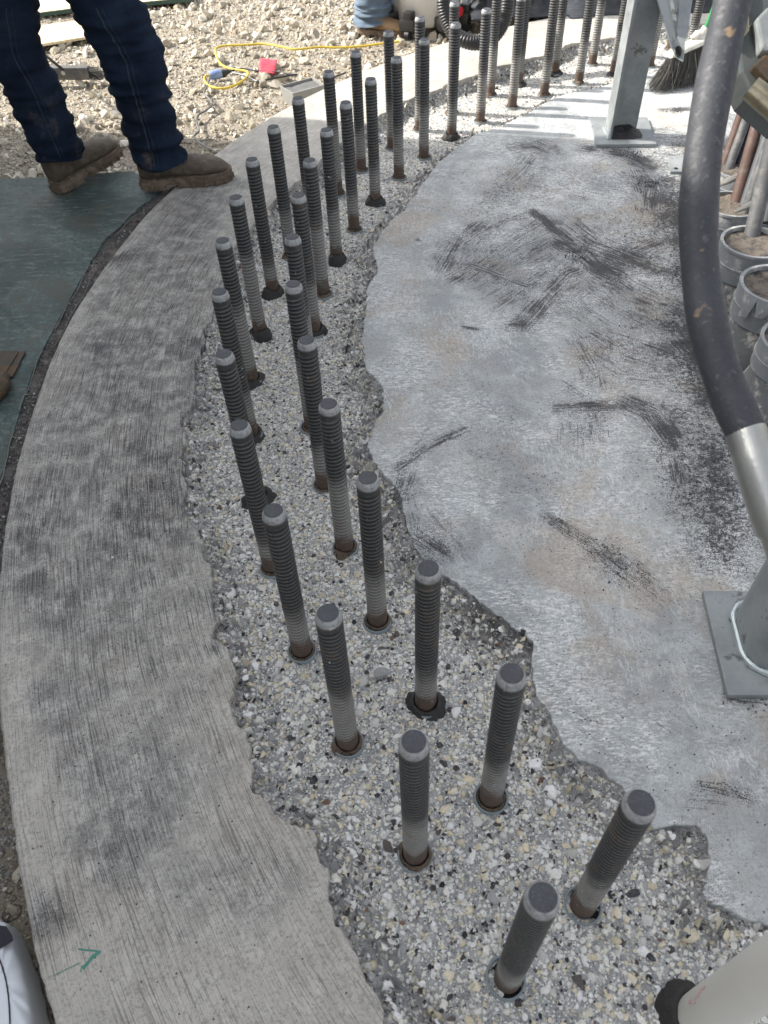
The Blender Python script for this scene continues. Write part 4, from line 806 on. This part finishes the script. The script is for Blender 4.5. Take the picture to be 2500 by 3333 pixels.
# hanging arm with an oval hole at its tip
D_ = 2.55
def arm_pt(px, py, off=0.): return Vector(dp(px, py, D_+off))
t = thing('bracket_arm', 'folded grey steel arm tapering to an oval hole, in front of the white broom head', 'bracket', tuple(arm_pt(2215, 200)))
b0 = t.location; m = MB()
def slab_poly(pxs, offs, thv):
    P = [arm_pt(x, y, o_)-b0 for (x, y), o_ in zip(pxs, offs)]; m.rings([P, [p+thv for p in P]], True)
slab_poly([(2128, -60), (2190, 140), (2196, 155), (2183, 152), (2178, 130), (2118, -60)], [0, 0, 0, -.02, -.02, -.02], Vector((0, .006, 0)))
slab_poly([(2120, -60), (2178, 135), (2184, 154), (2200, 148), (2196, 120), (2165, -60)], [-.02, -.02, -.02, .05, .05, .05], Vector((.004, 0, 0)))
slab_poly([(2165, -60), (2198, 125), (2205, 120), (2228, -60)], [.06, .06, .06, .06], Vector((0, .006, 0)))
slab_poly([(2216, -60), (2203, 120), (2182, 152), (2203, 190), (2222, 202), (2226, 195), (2230, 140), (2240, 100), (2262, -60)], [.0]*9, Vector((0, .006, 0)))
m.build('folded_plate', M['galv'], t, smooth=False)
hc_ = arm_pt(2209, 166, -.004)-b0; m = MB(); m.tube([hc_, hc_+Vector(fwd)*.004], .0105, 20, flat=1.5); m.build('hole', M['hole'], t)
m = MB(); m.rings([[hc_+Vector(rgt)*.0125*math.cos(q)*s+Vector(upv)*.018*math.sin(q)*s-Vector(fwd)*o_ for q in [2*math.pi*j/20 for j in range(20)]] for s, o_ in ((.85, -.002), (.95, .001), (1.1, -.002))], False); m.build('hole_rim', M['dsteel'], t)
m = MB(); m.tube([arm_pt(2180, -60)-b0, arm_pt(2150, -500, .2)-b0], .012, 10); m.build('rod', M['galv'], t)
# little plate
pl4 = [gp(2173, 508, ZP+.008), gp(2183, 560, ZP+.008), gp(2290, 560, ZP+.008), gp(2280, 505, ZP+.008)]; O = pl4[0]
t = thing('small_base_plate', 'small galvanized plate with one bolt hole on black dust beside the big hose', 'plate', (O[0], O[1], ZP))
m = MB(); m.prism([tuple((p-O)[:2]) for p in pl4], .0005, .010); m.build('plate', M['galv'], t, smooth=False, bevel=.001)
hcp = gp(2200, 548, ZP+.011)-np.array([O[0], O[1], ZP]); m = MB(); m.tube([Vector(hcp), Vector(hcp)+Vector((0, 0, .0012))], .0065, 16); m.build('hole', M['hole'], t)
pz = gp(2262, 528, ZP)-np.array([O[0], O[1], ZP]); m = MB(); m.tube([(pz[0], pz[1], .01), (pz[0], pz[1], .6)], .024, 20); m.build('post', M['galv'], t)

# ------------------------------------------------------------------ broom with green handle
g0 = gp(2112, 292, ZP+.004); g1 = gp(2300, 262, ZP+.004); yb = (g0[1]+g1[1])/2
h0 = yp(2180, 178, yb-.0); h1 = yp(2312, 118, yb+.03)
t = thing('angle_broom', 'white-headed broom with grey bristles and green handle behind the hanging arm', 'broom', (g0[0], g0[1], ZP)); tl = np.array(t.location)
H0, H1, G0, G1 = [Vector(q-tl) for q in (h0, h1, g0, g1)]
m = MB(); N = 14; rg = []
for i in range(N+1):
    u = i/N; c = H0.lerp(H1, u); s = .55+.45*math.sin(min(1, u*5+.25)*math.pi/2); rg.append([c+Vector((-.008*math.cos(q)*s, .028*math.cos(q)*s, .018*math.sin(q)*s)) for q in [2*math.pi*j/16 for j in range(16)]])
m.rings(rg); m.build('head', M['white'], t)
sb = H0.lerp(H1, .72)+Vector((0, 0, .012)); st0 = Vector(yp(2300, 88, yb+.02)-tl); m = MB(); m.tube([sb+Vector((-.035, 0, .0)), sb+Vector((-.015, 0, .012)), sb.lerp(st0, .4)], [.008, .017, .015], 12); m.tube([sb, sb.lerp(st0, .45), st0], [.020, .017, .0155], 14); m.build('socket', M['white'], t)
hd = Vector(yp(2345, -20, yb+.04)-tl); m = MB(); m.tube([st0-(hd-st0)*.1, hd, hd+(hd-st0)*5], .0115, 12); m.build('handle', M['green'], t)
m = MB()
for i in range(700):
    u = random.random(); w_ = random.uniform(-1, 1); a_ = H0.lerp(H1, u*.98)+Vector((0, w_*.02, -.010)); b_ = G0.lerp(G1, u)+Vector((random.gauss(0, .006), w_*.05, abs(random.gauss(0, .004))))
    mid = a_.lerp(b_, .5)+Vector((random.gauss(0, .003)+.006, random.gauss(0, .003), .004)); m.tube([a_, mid, b_], .0009, 4, cap=False)
for (x0, y0, x1, y1) in ((2185, 190, 2158, 300), (2183, 190, 2188, 303), (2212, 195, 2185, 300), (2262, 170, 2266, 280)):
    m.tube([yp(x0, y0, yb-.03)-tl, yp((x0+x1)/2+4, (y0+y1)/2, yb-.06)-tl, gp(x1, y1, ZP+.002)-tl], .0011, 5)
o = m.build('bristles', M['brist'], t); tag(o, kind='stuff')

# ------------------------------------------------------------------ big hose and the metal body above it
hz = [(2560, -900, .97), (2490, -480, .94), (2420, -180, .92), (2394, -40, .92), (2368, 80, .92), (2335, 230, .92), (2300, 420, .92), (2280, 580, .92), (2273, 740, .92), (2282, 900, .92), (2303, 1050, .91), (2340, 1190, .90), (2385, 1310, .89), (2428, 1405, .88)]
t = thing('hydraulic_hose', 'thick black rubber hose curving down close to the camera with silver end fitting', 'hose', tuple(dp(2428, 1405, .88))); tl = Vector(t.location)
C = spline([dp(*q) for q in hz], 9); m = MB(); m.tube([Vector(c)-tl for c in C], [.0225+.0006*math.sin(i*.3) for i in range(len(C))], 32); m.build('rubber_hose', M['hose'], t)
e0 = Vector(C[-1])-tl; ed = (Vector(dp(2520, 1700, .86))-Vector(dp(2428, 1405, .88))).normalized()
m = MB(); rg = []; prf = [(-.004, .0215, 0), (.004, .0222, 1), (.022, .0222, 1), (.026, .0235, 0), (.045, .024, 0), (.12, .0225, 0), (.125, .019, 0), (.18, .018, 0)]
uu = ed.cross(Vector((0, 0, 1))).normalized(); vv = ed.cross(uu)
for s, r0, fl in prf: rg.append([e0+ed*s+(uu*math.cos(q)+vv*math.sin(q))*(r0+(.0009*(j % 2) if fl else 0)) for j, q in enumerate([2*math.pi*j/72 for j in range(72)])])
m.rings(rg); m.build('ferrule', M['steel'], t)
e1_ = e0+ed*.178; m = MB(); m.tube(spline([e1_, e1_+ed*.06, e1_+ed*.12+Vector((.05, -.02, -.01)), e1_+ed*.12+Vector((.22, -.02, -.20)), e1_+ed*.12+Vector((.42, .10, -.43)), e1_+Vector((.75, .30, .0))*1.0+Vector((0, 0, ZP+.02-(e1_.z+tl.z)))], 8), .014, 20); m.build('tail_hose', M['hose'], t)
def dpoly(pxs, depth, thick, name, mat, par, base, bev=.003):
    P = [Vector(dp(x, y, depth))-base for x, y in pxs]; m = MB(); m.rings([P, [p+Vector(fwd)*thick for p in P]]); return m.build(name, mat, par, smooth=False, bevel=bev)
t = thing('metal_tool_body', 'dark metal tool body with worn brass edges beyond the hose at top right', 'tool', tuple(dp(2460, 150, 1.0))); tl = Vector(t.location)
dpoly([(2425, -80), (2436, 60), (2402, 150), (2412, 235), (2443, 300), (2560, 400), (2640, 200), (2600, -80)], 1.0, .05, 'housing', M['dsteel'], t, tl, .004)
dpoly([(2418, -80), (2426, 10), (2418, 60), (2428, 100), (2404, 145), (2413, 132), (2440, 98), (2440, 30), (2436, -80)], .990, .012, 'brass_edge', M['brass'], t, tl, .002)
m = MB(); m.tube([Vector(dp(2438, 292, .985))-tl, Vector(dp(2560, 400, .985))-tl], .012, 16); m.tube([Vector(dp(2452, 275, .98))-tl, Vector(dp(2580, 372, .98))-tl], .010, 16); m.build('brass_rim', M['brass'], t)
m = MB(); p0_ = Vector(dp(2560, 120, 1.03))-tl; m.tube([p0_, p0_+Vector((.45, .02, 0)), p0_+Vector((.50, .02, -.02)), p0_+Vector((.52, .02, -.06)), p0_+Vector((.52, .02, ZP-(p0_.z+tl.z)))], .022, 16); m.build('support_arm', M['galv'], t)
dpoly([(2455, 210), (2490, 175), (2560, 200), (2560, 270), (2500, 262)], .985, .02, 'nut', M['rust'], t, tl, .003)
dpoly([(2462, 60), (2500, 20), (2560, 20), (2560, 160), (2480, 165)], .985, .02, 'side_plate', M['galv'], t, tl, .004)

# ------------------------------------------------------------------ sand-filled sleeves and rods
def pot(px, py, rt, h, label, rb=1.25, torn=False):
    c = gp(px, py, ZP+h); t = thing('sand_pot', label, 'sand pot', (c[0], c[1], ZP), 'grey sand-filled sleeves'); R0 = rt
    m = MB(); m.lathe([(R0*rb*.93, 0), (R0*rb, .012), (R0*rb*1.0, h*.20), (R0*1.10, h*.36), (R0*1.0, h*.5), (R0*.97, h*.66)], seg=40, cap=False); o = m.build('lower_body', M['pvcd'], t, ang=60)
    m = MB(); m.lathe([(R0*.97, h*.60), (R0*1.045, h*.62), (R0*1.045, h*.78), (R0*1.065, h*.785), (R0*1.065, h*.80), (R0*1.045, h*.805), (R0*1.03, h*.96), (R0*1.06, h*.97), (R0*1.06, h*1.0), (R0*.96, h*1.0), (R0*.95, h*.9)], seg=48, cap=False); m.build('collar', M['pvcg'], t, ang=30)
    m = MB(); rg = []
    for i in range(9):
        f = 1-i/8; rg.append([(R0*.96*f*math.cos(q)+1e-5, R0*.96*f*math.sin(q), h*.955+.010*float(fbm(f*4*math.cos(q)+px, f*4*math.sin(q), 3, 2))*(1-.4*f)) for q in [2*math.pi*j/32 for j in range(32)]])
    m.rings(rg, cap=True); m.build('sand', M['sand'], t)
    if torn:
        m = MB(); 
        for an, l0 in ((3.6, .05), (4.0, .035), (4.3, .055)):
            p = Vector((math.cos(an), math.sin(an), 0)); s = Vector((-p.y, p.x, 0)); m.rings([[p*R0*1.08-s*.02+Vector((0, 0, h)), p*R0*1.08+s*.02+Vector((0, 0, h)), p*R0*1.16+s*.012+Vector((0, 0, h-l0)), p*R0*1.2-s*.008+Vector((0, 0, h-l0*1.1))], [p*R0*1.07-s*.02+Vector((0, 0, h-.001)), p*R0*1.07+s*.02+Vector((0, 0, h-.001)), p*R0*1.145+s*.012+Vector((0, 0, h-l0)), p*R0*1.185-s*.008+Vector((0, 0, h-l0*1.1))]])
        m.build('torn_tape', M['pvcg'], t, smooth=False)
    return t
pot(2408, 545, .070, .20, 'grey sand-filled sleeve farthest back, mostly hidden behind the big hose')
pot(2385, 662, .072, .20, 'grey sand-filled sleeve half hidden behind the big hose, brown rod in it')
pot(2458, 785, .078, .22, 'grey sand-filled sleeve with a thick dusty grey rod standing in it')
pot(2540, 925, .085, .22, 'grey sand-filled sleeve with torn tape at its rim', 1.28, True)
pot(2610, 1105, .080, .20, 'dark splashed sleeve nearest the silver hose fitting, cut by the frame edge', 1.3)
def lrod(p0, z0, p1, r0, r1, mat, label, L=1.0):
    a_ = Vector(gp(*p0, z0)); b_ = Vector(dp(p1[0], p1[1], float((np.array(a_)-CAM) @ fwd)-.04)); d = (b_-a_).normalized(); m = MB(); n = 12
    m.tube([a_-d*.02+d*(L+.02)*i/n for i in range(n+1)], [r0+(r1-r0)*i/n for i in range(n+1)], 18); o = m.build('leaning_rod', mat); return tag(o, label, 'rod', 'rods leaning to the right in the sand-filled sleeves')
lrod((2350, 560), ZP+.17, (2447, 270), .014, .013, M['rodr'], 'leftmost rust-brown rod leaning behind the big hose', .75)
lrod((2362, 575), ZP+.17, (2462, 300), .013, .014, M['rodg'], 'slim grey rod leaning right beside the leftmost brown rod', .75)
lrod((2400, 560), ZP+.17, (2500, 240), .017, .018, M['rodd'], 'dark rod between the two brown rods', .8)
lrod((2398, 652), ZP+.19, (2486, 330), .017, .016, M['rodr'], 'rust-brown rod standing in the half hidden sleeve', .75)
lrod((2425, 665), ZP+.19, (2512, 400), .015, .016, M['rodd'], 'dark rod just right of the brown rod in the half hidden sleeve', .75)
lrod((2428, 690), ZP+.19, (2512, 440), .014, .016, M['rodg'], 'grey rod with ragged wooden foot behind the thick dusty rod', .7)
lrod((2449, 757), ZP+.21, (2520, 450), .020, .021, M['rodg'], 'thick dusty grey rod standing in the front grey sleeve', .75)
lrod((2500, 700), ZP+.21, (2560, 440), .02, .021, M['rodd'], 'black rod at the frame edge right of the thick dusty rod', .7)
for px, lab in (((2372, 588), 'ragged wood splinter lying on the farthest sand sleeve'), ((2440, 668), 'ragged wood splinter lying on the half hidden sand sleeve')):
    p = Vector(gp(*px, ZP+.215)); m = MB(); m.tube([p+Vector((-.045, -.02, -.008)), p, p+Vector((.05, .02, .012))], [.004, .013, .009], 8, flat=.5); tag(m.build('wood_splinter', M['wood'], smooth=False), lab, 'wood scrap')

# ------------------------------------------------------------------ near base plate and column
zp = ZP+.014; q4 = [gp(2288, 1922, zp), gp(2370, 2262, zp), gp(2640, 2262, zp), gp(2560, 1925, zp)]; O = q4[0]
t = thing('near_column', 'grey galvanized post with bright weld on a square plate at right edge', 'column', (O[0], O[1], ZP)); tl = np.array([O[0], O[1], ZP])
m = MB(); m.prism([tuple((p-O)[:2]) for p in q4], .0005, .014); m.build('base_plate', M['galv'], t, smooth=False, bevel=.0015)
wa = gp(2408, 1985, zp)-tl; wb = gp(2455, 2165, zp)-tl; ax = Vector((wb[0]-wa[0], wb[1]-wa[1], 0)); Ls = ax.length; ax.normalize(); ay = Vector((-ax.y, ax.x, 0)); 
if ay.x < 0: ay = -ay
cc0 = Vector((wa[0], wa[1], 0))+ax*(Ls/2)+ay*(Ls*.5)
def rrect(hw_, rc, z, n=8):
    out = []
    for cxs, cys, a0_ in ((1, 1, 0), (-1, 1, 90), (-1, -1, 180), (1, -1, 270)):
        for i in range(n+1): q = R_(a0_+90*i/n); out.append(cc0+ax*(cxs*(hw_-rc)+rc*math.cos(q))+ay*(cys*(hw_-rc)+rc*math.sin(q))+Vector((0, 0, z)))
    return out
hwid = Ls*.62
m = MB(); m.rings([rrect(hwid, hwid*.62, .014), rrect(hwid, hwid*.62, 1.0)]); m.build('tube_post', M['galv'], t)
m = MB(); pts = rrect(hwid+.004, hwid*.64, .018); m.tube(pts+pts[:2], [.0062+.0012*math.sin(i*2.1) for i in range(len(pts)+2)], 8); m.build('weld', M['weld'], t)
hh = gp(2386, 2018, zp+.001)-tl; m = MB(); m.tube([Vector(hh), Vector(hh)+Vector((0, 0, .001))], [.007, .007], 14); m.build('hole', M['hole'], t)

# ------------------------------------------------------------------ white pipe over the next bolt
t = thing('white_pipe', 'white plastic pipe with faded red print standing at bottom right corner', 'pipe', (.392, .165, 0))
m = MB(); m.rings([[(r_*math.cos(q), r_*math.sin(q), z_) for q in [2*math.pi*j/40 for j in range(40)]] for r_, z_ in ((.0300, .004), (.0300, .55), (.0265, .55), (.0265, .01))], False); m.build('pipe_wall', M['pipe'], t)
m = MB(); rs = random.Random(4)
for i in range(11):
    z0 = .085+i*.0068; an = 2.80+.10*math.sin(i*.5)
    for s in range(2):
        a0_ = an+rs.uniform(-.06, .06); zz = z0+rs.uniform(-.001, .001); P_ = [Vector((.0304*math.cos(a0_+dx), .0304*math.sin(a0_+dx), zz+dz)) for dx, dz in ((0, 0), (rs.uniform(.04, .12), rs.uniform(0, .004)), (rs.uniform(-.02, .1), rs.uniform(.002, .006)))]; m.tube(P_, .0005, 5)
m.build('faded_print', M['pink'], t)
sm_ = link('sealant', m_cl[0], None, t, (0, 0, .0)); sm_.scale = (1.42, 1.42, 1)

# ------------------------------------------------------------------ left side: rusty steel, sack, mark
t = thing('steel_offcut', 'rusty flat steel offcut with a rounded lug on the green board', 'steel offcut', tuple(gp(20, 1190, .036))); O = np.array(t.location)
P = [gp(x, y, .036)-O for x, y in ((-90, 1145), (85, 1147), (43, 1230), (28, 1231), (-90, 1231))]; m = MB(); m.prism([tuple(p[:2]) for p in P], 0.0, .005); m.build('plate', M['rust'], t, smooth=False, bevel=.0006)
P = [gp(x, y, .042)-O for x, y in ((57, 1147), (60, 1147), (20, 1212), (17, 1212))]; m = MB(); m.prism([tuple(p[:2]) for p in P], .0052, .0075); m.build('rib', M['rust'], t, smooth=False)
m = MB(); m.tube([Vector(gp(-60, 1330, .045)-O), Vector(gp(-20, 1290, .05)-O), Vector(gp(10, 1255, .055)-O), Vector(gp(14, 1225, .055)-O)], [.020, .020, .019, .014], 16); m.build('lug', M['rust'], t)
sp = [(-160, 3000), (0, 2992), (30, 3048), (60, 3125), (82, 3205), (96, 3275), (104, 3345), (100, 3500), (-160, 3520)]
SZ = .0; P = [gp(x, y, SZ) for x, y in sp]; c = sum(P)/len(P); t = thing('white_sack', 'white printed sack lying beside the collar at bottom left corner', 'sack', (c[0], c[1], -.1))
Pl = spline([(p-c)[:2] for p in P]+[(P[0]-c)[:2]], 6); Nn = len(Pl); rg = []
for f, z_ in ((.9, .02), (1.0, .05), (1.0, .085), (.985, .096), (.94, .101), (.8, .106), (.5, .112), (.2, .114)): rg.append([(p[0]*f, p[1]*f, z_+.003*math.sin(i*.9)*f) for i, p in enumerate(Pl)])
m = MB(); m.rings(rg); m.build('sack_body', M['sack'], t, ang=60)
def on_sack(x, y, dz): p = gp(x, y, dz+.0)-np.array([c[0], c[1], -.1]); return Vector((p[0], p[1], p[2]))
m = MB(); Q = [on_sack(x, y, .013) for x, y in ((-40, 3022), (0, 3012), (22, 3016), (40, 3045), (43, 3062), (20, 3078), (0, 3088), (-40, 3100))]; m.rings([Q, [p+Vector((0, 0, .0015)) for p in Q]]); m.build('printed_shape', M['ink'], t, smooth=False)
m = MB(); m.tube(spline([on_sack(x, y, .0145) for x, y in ((-10, 3105), (5, 3140), (18, 3185), (26, 3230), (31, 3290), (33, 3360))], 6), .0011, 6, flat=.6); m.build('printed_line', M['ink'], t)
m = MB()
for pts, w_ in (([(326, 3097), (300, 3118), (282, 3138), (270, 3154)], .0022), ([(328, 3096), (306, 3108), (290, 3124)], .0016), ([(326, 3098), (300, 3094), (275, 3092), (255, 3089)], .0012), ([(262, 3134), (230, 3148), (195, 3166), (178, 3174)], .0006), ([(276, 3140), (266, 3146), (262, 3164)], .0008)):
    m.tube([gp(x, y, ZO+.0008) for x, y in pts], w_, 6, flat=.12)
tag(m.build('crayon_mark', M['gmark']), 'small green crayon arrowhead drawn on the near collar', 'crayon mark')

# ------------------------------------------------------------------ container-like box added out of view left of the frame to cast the shade
def sn(s, n): return Vector((s*math.cos(AZ)+n*-math.sin(AZ), s*math.sin(AZ)+n*math.cos(AZ), 0))
Hc = 2.90; zb = -.12; A_s, A_n = .16, 2.99; s0 = A_s-(Hc+zb-ZP)/math.tan(SUN_EL)
e1 = (sn(.42, -.9)).normalized(); e2 = (sn(-.9, -.42)).normalized(); A0 = sn(s0, A_n)
t = thing('shade_box', 'tall grey container-like box added out of view to shade the near bolts', 'container', (A0.x, A0.y, zb))
m = MB(); Lc, Wc = 6.06, 2.44; poly = []; 
def corr(p, d, L, nrm):
    out = []; n = int(L/.26)
    for i in range(n):
        for f, o_ in ((0, 0), (.3, 0), (.4, -.03), (.9, -.03)): out.append(p+d*((i+f)*L/n)+nrm*o_)
    return out
poly = corr(Vector((0, 0, 0)), e1, Lc, -e2)+corr(e1*Lc, e2, Wc, e1)+corr(e1*Lc+e2*Wc, -e1, Lc, e2)+corr(e2*Wc, -e2, Wc, -e1)
m.rings([[(p.x, p.y, .12) for p in poly], [(p.x, p.y, Hc-.12) for p in poly]]); m.build('corrugated_wall', M['cont'], t, smooth=False)
m = MB()
for z_ in (.06, Hc-.06):
    for p, q in ((Vector((0, 0, z_)), e1*Lc+Vector((0, 0, z_))), (e2*Wc+Vector((0, 0, z_)), e1*Lc+e2*Wc+Vector((0, 0, z_))), (Vector((0, 0, z_)), e2*Wc+Vector((0, 0, z_))), (e1*Lc+Vector((0, 0, z_)), e1*Lc+e2*Wc+Vector((0, 0, z_)))):
        d = q-p; m.box((p+q)/2, (d.length+.08, .08, .12), Quaternion((0, 0, 1), math.atan2(d.y, d.x)))
m.build('rail', M['cont'], t, smooth=False)
for p in (Vector((0, 0, 0)), e1*Lc, e2*Wc, e1*Lc+e2*Wc):
    m = MB(); m.box(p+Vector((0, 0, Hc/2)), (.10, .10, Hc-.005), Quaternion((0, 0, 1), math.atan2(e1.y, e1.x))); m.build('corner_post', M['cont'], t, smooth=False)
